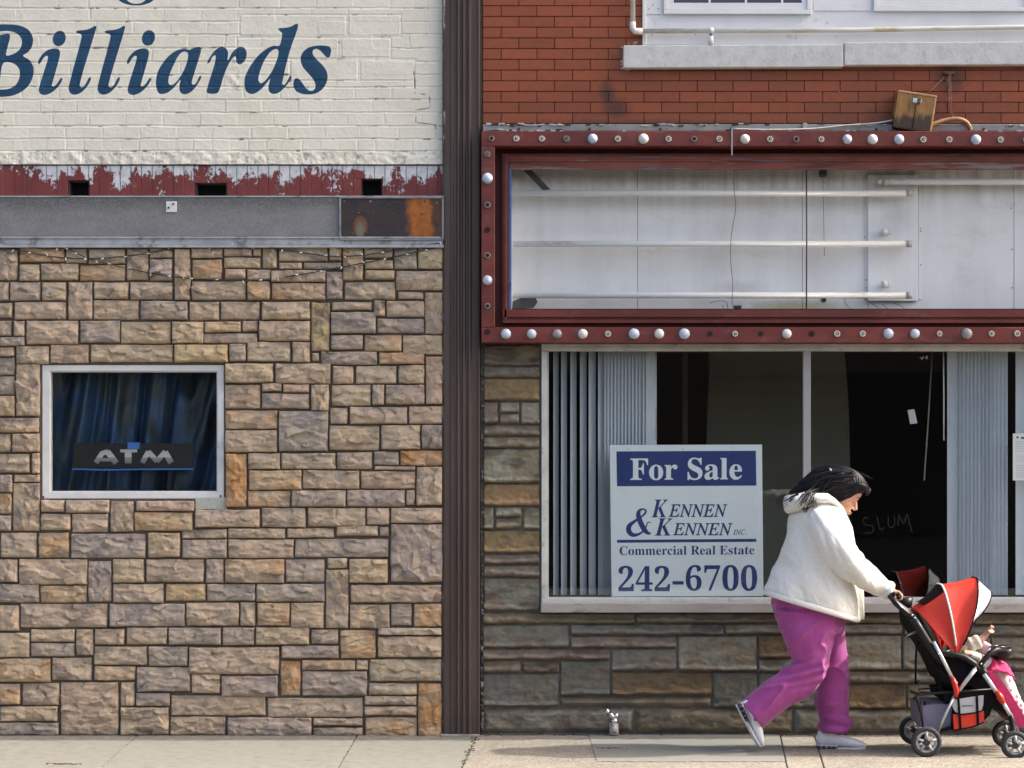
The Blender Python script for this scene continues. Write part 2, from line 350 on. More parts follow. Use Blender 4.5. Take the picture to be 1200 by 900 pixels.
# ================================================================== THE BILLIARD HALL (left)
hall = empty('brick_building', (-1.7, 0.3, 0), 'billiard hall front with cream painted bricks above tan stone', 'building')
ZTOP = 7.0
def stones_mesh(name, rects, cols, yb, relief, step=0.0055, style='rock', seed=1, gap=0.25, mat=None, parent=None):
    r2 = np.random.default_rng(seed)
    CO, QU, AC = [], [], []; off = 0
    for k, (x0, y0, x1, y1, ck) in enumerate(rects):
        x0 += gap; x1 -= gap; y0 += gap; y1 -= gap
        a = P(x0, y1); b = P(x1, y0); w, h = b.x - a.x, b.z - a.z
        nu, nv = max(5, int(w / step) + 1), max(5, int(h / step) + 1)
        u, v = np.meshgrid(np.linspace(0, 1, nu), np.linspace(0, 1, nv))
        X = a.x + u * w; Z = a.z + v * h
        # wobbling outline
        wob = 0.0030 if style == 'rock' else 0.0025
        ex = np.exp(-np.minimum(u, 1 - u) * w / 0.03); ez = np.exp(-np.minimum(v, 1 - v) * h / 0.03)
        ox, oz = r2.random(2) * 50
        Xn = X + wob * 2 * (fbm(X, Z, 14, 3, ox, oz) - 0.5) * ex - (0.004 * r2.random() * np.where(u < .5, -1, 1)) * ex * ez
        Zn = Z + wob * 2.4 * (fbm(X, Z, 12, 3, oz, ox) - 0.5) * ez
        e = np.minimum(np.minimum(u, 1 - u) * w, np.minimum(v, 1 - v) * h)     # distance to the stone's edge
        f = sstep(0, 0.007, e)
        wx = X + 0.02 * (fbm(X, Z, 20, 2, ox + 5) - .5); wz = Z + 0.02 * (fbm(X, Z, 20, 2, oz + 9) - .5)
        if style == 'rock':
            # chipped facets: the lowest of a few tilted planes, broken by ridges
            npl = 4 + int(w * h * 330); pl = []
            cx = a.x + r2.random(npl) * w; cz = a.z + r2.random(npl) * h
            ax_, az_ = (1.0, 2.4) if w > h * .9 else (1.5, 1.2)
            d2 = ((wx[..., None] - cx) * ax_) ** 2 + ((wz[..., None] - cz) * az_) ** 2
            near = np.argmin(d2, -1)
            gx = r2.normal(0, 0.16, npl); gz = r2.normal(0.05, 0.36, npl); g0 = r2.normal(0, 0.004, npl)
            hgt = g0[near] + gx[near] * (wx - cx[near]) + gz[near] * (wz - cz[near])
            rid = 1 - np.abs(2 * fbm(X * (.55 if w > h * .9 else 1), Z * 1.25, 17, 4, ox, oz, 0.55) - 1)
            base = relief * (0.75 + 0.25 * r2.random()) + 0.004 * r2.normal()
            hh = base + 0.62 * hgt + 0.013 * (rid - 0.8) + 0.012 * (fbm(X, Z, 9, 3, oz, ox) - .5) + 0.0025 * (fbm(X, Z, 60, 3, ox, oz) - .5)
            bulge = 0.008 * sstep(0, 0.05, e) + .010 * (np.clip((b.z - Z) / h, 0, 1) - .5) * sstep(0, .02, e)
            Y = -(f * np.maximum(hh + bulge, relief * .35))
        else:
            # split-faced ledge stone: flat upper part, broken chin along the lower edge
            chin = 0.55 if h < 0.11 else 0.28
            line = chin * min(h, 0.12) * (0.25 + 1.6 * fbm(X, Z * 0, 9, 4, ox, oz))
            below = (Z - a.z) < line
            t = np.clip((Z - a.z) / np.maximum(line, 1e-4), 0, 1)
            hh = relief * (0.5 + 0.14 * r2.random()) + 0.014 * (fbm(X, Z * 1.5, 11, 5, oz, ox, .6) - .5) + 0.010 * (1 - np.abs(2 * fbm(X, Z * 1.6, 13, 4, oz + 9, ox) - 1) - .7) + 0.003 * (fbm(X, Z, 70, 3) - .5)
            hh = hh + np.where(below, 0.026 * np.sin(t * math.pi) ** .7 * (0.5 + fbm(X, Z, 18, 3, ox)) , 0.002)
            if ck in 'RS': hh = relief * .45 + 0.030 * (1 - np.abs(2 * fbm(X, Z * 1.5, 5, 5, ox, oz, .6) - 1)) * sstep(0, .04, e)
            Y = -(f * hh)
        border = (e < 1e-6); Y = np.where(border, 0.012, Y)
        base = np.array(cols[ck][0]); alt = np.array(cols[ck][1])
        base = base * (1 + 0.045 * r2.normal()); base = base * .6 + np.array(cols['t' if 't' in cols else 'g'][0]) * (.4 if style == 'rock' else .1) + (0 if style == 'rock' else base * .3); base = base * np.array([1 + .02 * r2.normal(), 1, 1 - .02 * r2.normal()])
        m1 = sstep(0.45, 0.66, fbm(X, Z * 1.6, 9, 4, ox + 3, oz))[..., None]
        c = base * (1 - m1 * .75) + alt * m1 * .75
        m2 = fbm(X, Z, 30, 4, oz + 40, ox)[..., None]
        c = c * (0.78 + 0.44 * m2)
        m3 = sstep(.6, .75, fbm(X, Z * 2.2, 6, 3, oz, ox + 70))[..., None] * (r2.random() < .45)
        c = c * (1 - m3 * .5) + np.array(cols['dark']) * m3 * .5
        c = np.clip(c * (np.array([.955, .925, .87]) if style == 'rock' else np.array([1.20, 1.22, 1.14])), 0.01, 0.9)
        co, q = grid_mesh('', Xn, Y + yb, Zn); CO.append(co); QU.append(q + off); AC.append(c.reshape(-1, 3)); off += len(co)
    me = mesh_from(name, np.concatenate(CO), np.concatenate(QU), {'Col': np.concatenate(AC)})
    # faces must look at the street
    return link(name, me, mat, parent)
def stone_mat(name, bd=0.003):
    k = Nt(name); c = k.attr('Col')
    c = k.mix(0.5, c, k.ramp(k.noise(90, 5, 0.7), [(0.3, (0.72, 0.72, 0.72)), (0.5, (1, 1, 1)), (0.7, (1.25, 1.22, 1.18))]), 'MULTIPLY')
    return k.fin(c, 0.88, k.bump(k.noise(130, 6, 0.7, w=2.0), bd), spec=0.25)
cv = {'t': ((0.47, 0.375, 0.285), (0.40, 0.33, 0.275)), 'g': ((0.36, 0.31, 0.28), (0.30, 0.26, 0.25)), 'G': ((0.34, 0.305, 0.28), (0.30, 0.27, 0.255)),
      'y': ((0.50, 0.395, 0.27), (0.44, 0.35, 0.26)), 'Y': ((0.50, 0.38, 0.215), (0.44, 0.33, 0.20)), 'o': ((0.47, 0.35, 0.235), (0.47, 0.30, 0.175)),
      'O': ((0.48, 0.29, 0.145), (0.45, 0.235, 0.10)), 'p': ((0.46, 0.355, 0.28), (0.43, 0.315, 0.245)), 'dark': (0.18, 0.15, 0.145)}
veneer = """0,292,22,329,t;24,291,77,308,o;78,292,103,309,t;105,292,148,310,t;149,292,175,329,t;24,310,48,330,t;49,309,93,329,p;94,311,148,330,o
0,331,12,353,t;13,331,49,353,g;50,331,79,353,t;81,331,110,375,t;111,331,152,351,t;153,331,203,352,t;0,355,16,373,y;18,354,79,375,t;110,352,164,375,t;165,353,221,375,g
0,376,15,394,t;17,376,30,395,t;32,376,93,404,t;95,376,142,402,g;142,377,201,403,y;1,395,31,406,g;0,407,18,418,o;20,406,59,427,t;60,404,105,426,p;107,404,204,425,t
0,419,19,440,g;0,441,19,463,g;0,464,19,488,y;20,427,48,488,t;0,490,47,507,t;0,508,14,530,y;15,508,48,530,p;0,532,36,554,t;38,531,48,555,p;0,556,16,577,g;17,556,48,565,p;16,566,48,622,t;0,578,15,602,o;0,604,15,622,g
49,586,77,600,p;78,586,129,601,t;130,587,158,623,t;160,587,229,599,p;158,600,227,622,o;49,602,84,621,y;85,602,128,624,t;229,597,305,618,t
2,624,44,653,t;46,624,82,654,o;84,625,172,654,g;174,624,212,653,y;214,620,267,631,t;268,619,335,631,t;214,632,267,654,g;268,632,345,654,t
307,595,359,618,t;361,595,429,617,t;430,595,457,615,t;458,595,519,613,t;337,619,392,630,t;394,616,444,628,t;445,617,456,628,g;458,614,519,682,g;346,631,456,653,g
176,291,204,303,t;176,304,203,330,g;205,292,224,352,t;225,291,262,303,t;226,305,261,328,o;263,291,296,301,t;297,291,307,301,t;263,302,306,315,y;264,316,289,328,p;290,316,318,329,t;290,330,317,352,o;308,291,325,315,y;225,330,289,352,t
327,289,385,307,t;327,308,355,316,y;356,308,401,316,g;386,288,401,306,t;402,288,426,329,y;427,288,461,303,t;428,305,461,316,t;428,317,463,328,y;462,288,489,316,g;490,288,519,316,y;464,318,519,341,t;318,317,382,331,t;319,332,382,352,o;383,319,402,351,g;404,331,464,352,t;466,342,497,351,t;498,343,519,392,t
222,354,258,376,t;259,354,305,375,t;307,354,364,375,t;365,355,387,412,Y;389,354,437,364,t;438,352,452,371,t;453,353,498,372,t;388,366,441,391,g;442,374,497,391,g;388,393,426,410,g;427,393,471,412,o;472,393,519,416,y
202,377,240,403,y;240,377,283,390,o;284,376,303,389,p;239,391,302,403,t;304,376,364,400,t;205,404,268,425,Y;269,403,289,424,g;290,401,341,424,t;343,401,364,425,t;366,414,375,424,t;376,412,443,428,g;444,413,498,427,o;499,418,519,474,p
264,426,321,449,y;323,426,388,450,t;390,429,415,450,t;417,429,465,450,t;467,428,498,450,t;264,451,306,479,p;307,449,331,459,t;332,450,363,460,p;307,461,363,479,g;365,451,386,482,t;389,451,435,476,t;436,451,451,475,g;452,451,498,474,g;387,478,408,497,t;410,477,478,497,t;479,476,519,497,p
264,481,326,503,o;327,482,385,529,G;386,499,445,528,y;447,498,493,527,t;494,498,519,526,g;264,504,326,530,t;265,532,290,594,O;291,531,329,550,t;330,531,394,550,t;395,530,437,550,t;438,529,468,545,g;469,528,519,546,O;439,546,487,551,t;292,551,354,574,o;355,551,422,573,t;423,552,487,573,p;488,547,519,592,t;291,575,341,594,o;342,574,406,594,g;407,574,475,594,g;476,574,487,592,t
0,655,22,682,t;23,655,104,685,t;104,657,132,705,g;133,655,170,683,t;172,655,240,682,t;242,655,263,683,g;264,655,334,683,o;0,684,47,706,g;48,686,103,706,o;133,684,193,706,t;195,684,242,704,Y;243,684,300,704,g;0,709,24,739,t;25,707,127,735,t;129,707,218,734,g;219,706,281,733,t;282,705,300,733,t
0,741,36,770,t;37,737,89,752,y;37,753,89,769,g;90,737,111,768,t;112,736,147,755,t;149,735,197,755,t;198,735,260,755,g;261,735,299,756,g;111,757,174,779,t;175,757,221,780,g;222,758,328,790,t;0,771,61,799,o;62,770,109,797,t;111,780,160,797,y;161,781,224,810,g;225,789,259,812,t;260,791,326,816,g
0,801,25,825,o;27,800,71,826,t;72,799,140,861,p;142,799,159,827,t;160,811,200,827,g;201,814,312,838,t;1,827,69,845,y;0,846,70,861,g;142,828,199,861,y;200,839,265,861,p;267,840,366,862,g
335,655,381,682,g;384,654,408,666,t;409,655,455,683,y;382,667,409,736,t;301,684,381,705,g;411,685,518,706,t;302,706,340,733,o;341,706,380,736,y;410,708,457,736,y;458,707,483,733,g;485,707,518,734,o;300,735,363,755,t;365,737,397,754,g;399,738,441,771,o;443,735,518,744,t;443,745,518,770,t;300,757,398,757,g;330,756,398,771,g;329,774,353,815,O;354,773,417,785,o;418,773,432,785,t;354,786,431,815,g;433,772,518,798,t;432,800,489,814,t;427,815,489,826,t;427,827,489,838,t;490,800,518,863,O;314,817,426,840,t;367,841,426,850,t;367,852,426,862,t;428,840,489,863,o"""
def parse(t):
    out = []
    for q in t.replace('\n', ';').split(';'):
        a = q.split(',');
        r = [float(v) for v in a[:4]] + [a[4]]
        if r[3] - r[1] > 3: out.append(r)
    return out
vr = parse(veneer)
ext = []                                    # courses that carry on beyond the left edge of the photo
yy = 292
while yy < 858:
    hgt = random.choice([16, 20, 22, 26]); hgt = min(hgt, 861 - yy); x = -2
    while x > -330:
        w = random.choice([28, 45, 60, 80]); ext.append([x - w, yy, x - 1.5, yy + hgt - 1.5, random.choice('ttgypo')]); x -= w
    yy += hgt
ext = [q for q in ext if q[3] - q[1] > 6]
ven_mat = stone_mat('tan veneer stone')
stones_mesh('stone_veneer', vr + ext, cv, -0.02, 0.026, mat=ven_mat, parent=hall, seed=3, gap=-.30)
mortar = M('dark raked joint', (0.095, 0.08, 0.066), 0.95, 0.3, 30, bump=0.003)
mb = B()
mb.pbox(-340, 287, 49, 862, -.25, .022); mb.pbox(263, 287, 520, 862, -.25, .022); mb.pbox(49, 287, 263, 428, -.25, .022); mb.pbox(49, 584, 263, 862, -.25, .022)
mb.build('backing_wall', mortar, hall)
B().pbox(229, 583, 266, 597, -.02, .026, .002).build('mortar_patch', M('pale mortar patch', (0.42, 0.43, 0.38), 0.9, 0.15, 30, bump=0.003), hall)
# ---- letters painted on the brickwork: signed distance to outlines traced in photo pixels
def sc_(pts, k, ox=0, oy=0): return [(ox + x / k, oy + y / k) for x, y in pts]
i_body = sc_([(338, 555), (343, 532), (372, 487), (410, 452), (450, 434), (490, 428), (522, 440), (532, 470), (524, 520), (464, 735), (460, 755), (472, 763), (500, 745), (530, 700), (543, 688), (553, 694), (545, 720), (515, 765), (470, 808), (420, 834), (385, 838), (353, 822), (345, 790), (352, 755), (424, 520), (424, 500), (410, 495), (388, 512), (360, 555), (347, 568)], 7.5)
l_body = sc_([(850, 236), (838, 232), (800, 252), (750, 267), (690, 272), (670, 283), (680, 295), (708, 302), (722, 318), (718, 345), (612, 750), (608, 790), (622, 822), (655, 836), (700, 826), (745, 792), (785, 740), (804, 695), (798, 680), (785, 688), (755, 745), (728, 772), (708, 764), (706, 742), (846, 262)], 7.5)
def ell(cx, cy, rx, ry, tilt=0, n=24):
    t = R(tilt); return [(cx + rx * math.cos(a) * math.cos(t) - ry * math.sin(a) * math.sin(t), cy + rx * math.cos(a) * math.sin(t) + ry * math.sin(a) * math.cos(t)) for a in [2 * math.pi * i / n for i in range(n)]]
sh = lambda p, dx, dy=0: [(x + dx, y + dy) for x, y in p]
a_out = sc_([(776, 332), (765, 322), (700, 328), (648, 350), (600, 340), (530, 352), (450, 400), (370, 490), (315, 590), (298, 680), (305, 760), (330, 808), (375, 815), (430, 795), (500, 735), (556, 665), (545, 730), (552, 790), (580, 815), (630, 814), (690, 775), (745, 700), (776, 640), (772, 622), (758, 628), (725, 695), (697, 718), (678, 708), (678, 680), (720, 540)], 9, 150, 20)
a_in = sc_([(600, 368), (632, 385), (634, 440), (590, 570), (510, 690), (460, 722), (434, 708), (434, 640), (480, 520), (550, 395)], 9, 150, 20)
r_out = [(243.2, 75), (243.9, 71.8), (247, 66.5), (251.5, 60.5), (256, 56.6), (260.5, 55.3), (265, 57), (267.6, 62), (267, 71.5), (268.6, 69.5), (272, 63), (276.5, 58), (282.5, 55.2), (287, 57), (289.4, 62), (288.5, 69), (285.5, 73.7), (281, 76), (277.5, 73.4), (276.2, 66.7), (273, 68.5), (267, 78.5), (262, 91), (257, 107), (254.2, 110), (243.4, 109.4), (242.7, 106.5), (253.2, 69), (252.3, 65.2), (249.5, 67), (246, 73.5)]
d_out = sc_([(768, 80), (750, 72), (700, 98), (640, 112), (575, 117), (568, 128), (590, 150), (606, 168), (604, 205), (578, 292), (520, 293), (450, 325), (360, 400), (280, 510), (235, 610), (230, 690), (245, 745), (285, 775), (330, 773), (390, 735), (440, 682), (488, 625), (472, 690), (474, 745), (505, 773), (560, 770), (620, 725), (670, 665), (703, 612), (697, 598), (680, 605), (650, 662), (622, 686), (608, 672), (612, 645), (680, 360)], 8.571, 260, 20)
d_in = sc_([(552, 325), (570, 345), (562, 410), (510, 540), (430, 650), (392, 668), (370, 640), (380, 570), (430, 440), (500, 345)], 8.571, 260, 20)
s_out = sc_([(1095, 370), (1100, 335), (1085, 305), (1040, 292), (950, 292), (870, 312), (810, 365), (792, 430), (815, 505), (870, 570), (925, 640), (942, 690), (928, 735), (888, 746), (845, 715), (790, 640), (755, 617), (728, 635), (720, 690), (745, 745), (800, 773), (880, 782), (960, 765), (1030, 705), (1062, 630), (1058, 560), (1020, 495), (950, 425), (915, 375), (918, 340), (945, 323), (985, 338), (1030, 385), (1062, 412), (1085, 403)], 8.571, 260, 20)
B_out = sc_([(-260, 330), (-200, 255), (-60, 224), (80, 218), (190, 232), (260, 272), (294, 340), (286, 410), (250, 462), (206, 492), (262, 530), (296, 590), (296, 665), (262, 745), (200, 805), (110, 845), (0, 856), (-250, 856), (-260, 800), (-140, 780), (-60, 600), (-200, 420)], 7.5)
B_in1 = sc_([(-70, 300), (10, 280), (90, 278), (150, 298), (190, 340), (194, 400), (165, 450), (110, 482), (58, 490), (70, 420), (93, 320), (82, 301), (20, 308), (-50, 330)], 7.5)
B_in2 = sc_([(36, 556), (90, 552), (140, 572), (174, 615), (176, 680), (150, 740), (100, 778), (30, 790), (-30, 788), (-22, 770), (0, 715)], 7.5)
outl = [(i_body, 1), (l_body, 1), (sh(l_body, 33.8), 1), (sh(i_body, 104), 1), (ell(69.9, 45.6, 7.5, 9.2, 18), 1), (ell(174.4, 45, 7.6, 9.2, 18), 1), (a_out, 1), (a_in, -1), (r_out, 1), (d_out, 1), (d_in, -1), (s_out, 1), (B_out, 1), (B_in1, -1), (B_in2, -1), (ell(160, -6, 24, 13), 1), (ell(160, -3, 12, 8), -1)]
def sdf(px, py, poly):
    """positive inside"""
    A = np.array(poly); Bq = np.roll(A, -1, 0); out = np.full(px.shape, 1e9); ins = np.zeros(px.shape, bool)
    for (ax, ay), (bx, by) in zip(A, Bq):
        dx, dy = bx - ax, by - ay; t = np.clip(((px - ax) * dx + (py - ay) * dy) / (dx * dx + dy * dy + 1e-12), 0, 1)
        out = np.minimum(out, (px - ax - t * dx) ** 2 + (py - ay - t * dy) ** 2)
        if ay != by: ins ^= ((ay > py) != (by > py)) & (px < (bx - ax) * (py - ay) / (by - ay) + ax)
    return np.where(ins, 1, -1) * np.sqrt(out)
def painted_brick():
    st = 0.72
    xs = np.arange(-330, 520.6, st); xs = np.concatenate([np.arange(-330, -6, 3.0), np.arange(-6, 520.4, st)])
    ysd = np.concatenate([np.arange(-8, 193.4, st)])
    px, py = np.meshgrid(xs, ysd[::-1])
    lw = 1.3 * (fbm(px, py, 0.05, 3) - .5) * 2
    yj = np.array([-20.5, -5, 10.3, 25.8, 41, 57, 73, 88, 102.6, 117, 132.2, 148, 163.2, 177.3, 194])
    tl = (py * 0 + py) + lw * .7
    row = np.searchsorted(yj, tl) - 1; row = np.clip(row, 0, len(yj) - 2)
    dy = np.minimum(np.abs(tl - yj[row]), np.abs(tl - yj[row + 1]))
    offs = np.array([5, 27, 20, 25, 46, 7, 40, 3, 24, 4, 20, 34, 12, 9])
    pitch = np.where(row == 12, 21.3, 43.3); o = offs[row]
    xr = (px + lw * 1.2 + 2 * np.sin(row * 7.7) - o) / pitch; fx = (xr - np.round(xr)) * pitch; dx = np.abs(fx)
    hid = _perm[(np.floor(np.round(xr)).astype(int) * 3) % 256, (row * 11) % 256]
    dx = np.where(hid > 0.88, dx + 3, dx)
    # big skim-coated blocks
    for (bx0, by0, bx1, by1) in ((281, 18, 406, 43.5), (408, 18, 470, 43.5), (278, 45, 397, 69), (400, 45, 458, 68), (422, 70, 486, 95), (340, 70, 420, 95), (104, -8, 280, 10)):
        inside = (px > bx0 + 2) & (px < bx1 - 2) & (py > by0 + 2) & (py < by1 - 2)
        dd = np.minimum(np.minimum(np.abs(px - bx0), np.abs(px - bx1)), np.minimum(np.abs(py - by0), np.abs(py - by1)))
        inb = (px > bx0 - 1.5) & (px < bx1 + 1.5) & (py > by0 - 1.5) & (py < by1 + 1.5)
        dy = np.where(inside, np.where(dd < 50, dd, 9), np.where(inb, np.minimum(dy, dd), dy)); dx = np.where(inside, np.maximum(dd, 3), dx)
    ft = fbm(px, py, 0.07, 4, 3, 8)
    jw = 0.7 + 0.9 * fbm(px, py, 0.11, 3, 30)
    fill = sstep(0.35, 0.65, fbm(px, py, 0.035, 3, 60))                     # joints that the paint has filled
    dj = (1 - sstep(jw * .3, jw * 1.35, dy)) * (1 - .45 * fill) ; vj = (1 - sstep(jw * .3, jw * 1.1, dx)) * (0.55 - .35 * fill)
    h = -0.0042 * np.maximum(dj, vj)
    h += 0.0016 * (fbm(px, py, 0.35, 3) - .5) + 0.005 * (fbm(px, py, 0.03, 3, 9) - .5)
    hb = _perm[(np.floor(xr).astype(int) * 5) % 256, (row * 23 + 5) % 256]; h += 0.0022 * (hb - .5)
    rimp = np.exp(-((dy - jw * 1.5) / 0.6) ** 2) * 0.0016 * fbm(px, py, 0.2, 2, 77); h += rimp
    rough = sstep(176, 181, py) + .8 * np.exp(-((px - 276) / 9) ** 2) * sstep(60, 75, py) * (1 - sstep(105, 112, py)) + .5 * np.exp(-((px - 27) / 2.5) ** 2) * (py < 30)
    h += rough * 0.014 * (fbm(px, py, 0.14, 4, 5, 5) - .55)
    # cracks
    cr = [[(485, 80), (487, 110), (503, 112), (504, 127), (486, 130), (487, 144), (510, 147), (512, 159), (519, 160)], [(270, 17), (279, 18), (278, 45)], [(26, -5), (26, 30)]]
    cd = np.full(px.shape, 99.)
    for pl in cr:
        for (ax, ay), (bx, by) in zip(pl[:-1], pl[1:]):
            ddx, ddy = bx - ax, by - ay; t = np.clip(((px - ax) * ddx + (py - ay) * ddy) / (ddx ** 2 + ddy ** 2), 0, 1)
            cd = np.minimum(cd, np.hypot(px + lw - ax - t * ddx, py + lw * .6 - ay - t * ddy) + (1.0 if pl is not cr[0] else 0.2 * 0))
    crk = 1 - sstep(0.2, 1.1, cd + .8 * (1 - fbm(px, py, .3, 2)) ); h -= 0.016 * crk
    dirt = np.clip(np.maximum(dj, .4 * vj) * sstep(0.60, 0.78, fbm(px, py, 0.12, 4, 12, 44)) * .9 + crk * 1.3 + .45 * rough * sstep(.62, .8, fbm(px, py, .2, 3, 3)), 0, 1)
    sd = np.full(px.shape, -9.)
    pos = np.full(px.shape, -9.); cut_ = np.full(px.shape, 9.)
    for poly, sg in outl:
        A = closed_path(poly, 4); m = (px > A[:, 0].min() - 4) & (px < A[:, 0].max() + 4) & (py > A[:, 1].min() - 4) & (py < A[:, 1].max() + 4)
        if not m.any(): continue
        v = sdf(px[m], py[m], A)
        if sg > 0: pos[m] = np.maximum(pos[m], v)
        else: cut_[m] = np.minimum(cut_[m], -v)
    sd = np.clip(np.minimum(pos, cut_), -4, 4)
    X = (px - 600) / S; Z = H - (py - HY) / S; Y = -0.015 - h
    co, q = grid_mesh('', X, Y, Z)
    me = mesh_from('painted_brick_wall', co, q, {'dirt': dirt.reshape(-1), 'ink': sd.reshape(-1), 'low': sstep(60, 190, py).reshape(-1)})
    k = Nt('cream paint over brick')
    c = k.ramp(k.noise(3.0, 5, .6), [(0.3, (0.73, 0.69, 0.58)), (0.55, (0.80, 0.765, 0.655)), (0.75, (0.81, 0.785, 0.70))])
    c = k.mix(k.ramp(k.noise(1.2, 4, .6, w=4), [(.45, 0), (.7, .35)]), c, (0.70, 0.68, 0.60))
    blue = k.ramp(k.noise(7, 6, .65, w=9), [(0.3, (0.010, 0.048, 0.105)), (0.6, (0.018, 0.070, 0.145)), (0.8, (0.04, 0.10, 0.17))])
    inkf = k.ramp(k.math('ADD', k.math('MULTIPLY', k.attr('ink', True), 0.5), k.math('ADD', k.math('MULTIPLY', k.noise(70, 3, .6), 0.16), 0.42)), [(0.44, 0.0), (0.56, 1.0)])
    c = k.mix(inkf, c, blue)
    c = k.mix(k.attr('dirt', True), c, (0.075, 0.062, 0.045))
    m = k.fin(c, 0.6, k.bump(k.noise(160, 4, .7), 0.0010), spec=.3)
    link('painted_brick_wall', me, m, hall)
painted_brick()
bw = B(); bw.pbox(-340, HY - (ZTOP - H) * S, 521, -6, -.25, .012); bw.build('upper_wall', M('cream paint', (0.6, 0.58, 0.52), .7, .1, 4), hall)
B().pbox(-340, -8, 521, 194, -.25, .0).build('brick_core', mortar, hall)
# ---- soldier course of glazed bricks, red paint peeling from it
def soldier():
    k = Nt('peeling red paint on white glazed brick')
    z = k.sepz()
    n = k.math('ADD', k.math('MULTIPLY', k.math('SUBTRACT', k.noise(7, 8, 0.75, (1, 1, .6)), .5), 2.6), .5); n2 = k.math('ADD', k.math('MULTIPLY', k.math('SUBTRACT', k.noise(34, 7, .8, w=4), .5), 2.6), .5)
    hz = k.math('MULTIPLY', k.math('SUBTRACT', z[2], P(0, 211).z), 3.0)       # white brick shows towards the top of the course
    xr = k.math('MULTIPLY', k.math('ADD', z[0], 1.0), 0.05)
    f = k.math('ADD', k.math('ADD', n, hz), k.math('ADD', k.math('MULTIPLY', n2, .28), xr))
    wf = k.ramp(f, [(0.735, 0.0), (0.75, 1.0)])
    red = k.ramp(k.noise(6, 6, .6, w=7), [(0.3, (0.135, 0.024, 0.022)), (0.6, (0.19, 0.034, 0.030)), (.8, (0.23, 0.06, 0.05))])
    wh = k.ramp(k.noise(20, 5), [(0.35, (0.50, 0.51, 0.54)), (0.6, (0.66, 0.67, 0.70))])
    ju = k.math('FRACT', k.math('MULTIPLY', k.math('ADD', k.math('MULTIPLY', z[0], 195.0), 600.0 + 330.0 - 1.7 * 195), 1 / 12.4)); jl = k.ramp(k.math('ABSOLUTE', k.math('SUBTRACT', ju, .5)), [(.445, 0), (.475, .75)])
    wh = k.mix(jl, wh, (.05, .045, .045))
    edge = k.ramp(f, [(0.71, 0.0), (0.735, 0.75), (0.74, 0.0)])
    c = k.mix(wf, red, wh); c = k.mix(edge, c, (0.05, 0.03, 0.03)); c = k.mix(k.ramp(k.noise(48, 6, .75, (1, 1, .7), w=61), [(.655, 0.0), (.675, 1.0)]), c, wh)
    dk = k.ramp(k.noise(14, 8, .75, w=12), [(.66, 0.0), (.70, .8)])
    c = k.mix(k.math('MULTIPLY', dk, k.ramp(k.math('ADD', k.math('MULTIPLY', z[0], .5), .5), [(0.55, 0.05), (0.85, 1.0)])), c, (0.05, 0.045, 0.045))
    return k.fin(c, 0.45, k.bump(wf, -0.0012, prev=None))
sm_ = soldier(); so = B()
holes = [(80, 211.5, 105, 231), (229, 214.5, 266, 231), (423, 209.5, 448, 231)]
x = -330.0
while x < 519:
    x1 = x + 12.4; y0, y1 = 194.2, 230.5
    hit = [h_ for h_ in holes if x1 > h_[0] + .6 and x < h_[2] - .6]
    if hit:
        y1 = hit[0][1] - .3
        if x < hit[0][0] - 1: so.pbox(x + .28, y1, hit[0][0] - .2, 230.5, -.11, .003, 0.001)
        if x1 > hit[0][2] + 1: so.pbox(hit[0][2] + .2, y1, x1 - .28, 230.5, -.11, .003, 0.001)
    so.pbox(x, y0, min(x1, 520), y1, -.10, .0015)
    so.pbox(x + .16, y0, min(x1 - .16, 520), y1, -.11, .004 + random.uniform(-.0015, .0015), 0.0018)
    x = x1
so.build('glazed_brick_course', sm_, hall)
B().pbox(-340, 193.5, 520.5, 231, -.25, -.115).build('course_backing', dark_void, hall)
for h_ in holes:
    b = B(); b.pbox(h_[0] - .3, h_[1], h_[0] + 1.2, h_[3], -.11, -.002); b.pbox(h_[2] - 1.2, h_[1], h_[2] + .3, h_[3], -.11, -.002); b.pbox(h_[0], h_[1] - .2, h_[2], h_[1] + 1.0, -.11, -.004)
    b.build('vent_opening', M('vent reveal', (.05, .03, .028), .9), hall)
# ---- grey metal fascia
gf = Nt('galvanised grey fascia'); zz = gf.sepz()
c = gf.ramp(gf.noise(5, 6, .6, (1, 1, 2)), [(.3, (.155, .153, .152)), (.6, (.20, .198, .20)), (.8, (.24, .238, .24))])
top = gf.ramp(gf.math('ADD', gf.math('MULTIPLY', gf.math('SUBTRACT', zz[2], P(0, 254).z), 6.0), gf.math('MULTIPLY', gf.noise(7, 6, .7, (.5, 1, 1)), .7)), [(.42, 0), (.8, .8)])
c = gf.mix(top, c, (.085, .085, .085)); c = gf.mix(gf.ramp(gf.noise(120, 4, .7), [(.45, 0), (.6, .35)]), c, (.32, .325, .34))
fas = gf.fin(c, .55, gf.bump(gf.noise(150, 4), .0008), metal=.1)
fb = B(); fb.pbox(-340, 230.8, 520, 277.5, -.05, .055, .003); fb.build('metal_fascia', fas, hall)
fb = B(); fb.pbox(-340, 277.3, 519, 279.4, .0, .068, .001); fb.pbox(-340, 279.6, 519, 286.6, .0, .060, .002); fb.pbox(-340, 286.7, 520, 290.0, .0, .072, .0015); fb.pbox(-340, 229.4, 520, 231.0, -.05, .060, .001)
fb.build('fascia_moulding', M('weathered zinc moulding', (.36, .375, .40), .5, .25, 12, stain=(.18, .18, .19), sthr=.58, bump=.0008), hall)
rp = Nt('rusted steel plate'); zz = rp.sepz()
c = rp.ramp(rp.noise(9, 6, .6), [(.3, (.022, .017, .018)), (.6, (.045, .032, .032)), (.8, (.075, .045, .035))])
xx = rp.math('ADD', rp.math('SUBTRACT', zz[0], P(478, 0).x + 1.7 + .0), rp.math('MULTIPLY', rp.noise(10, 6, .7, w=2), .12))
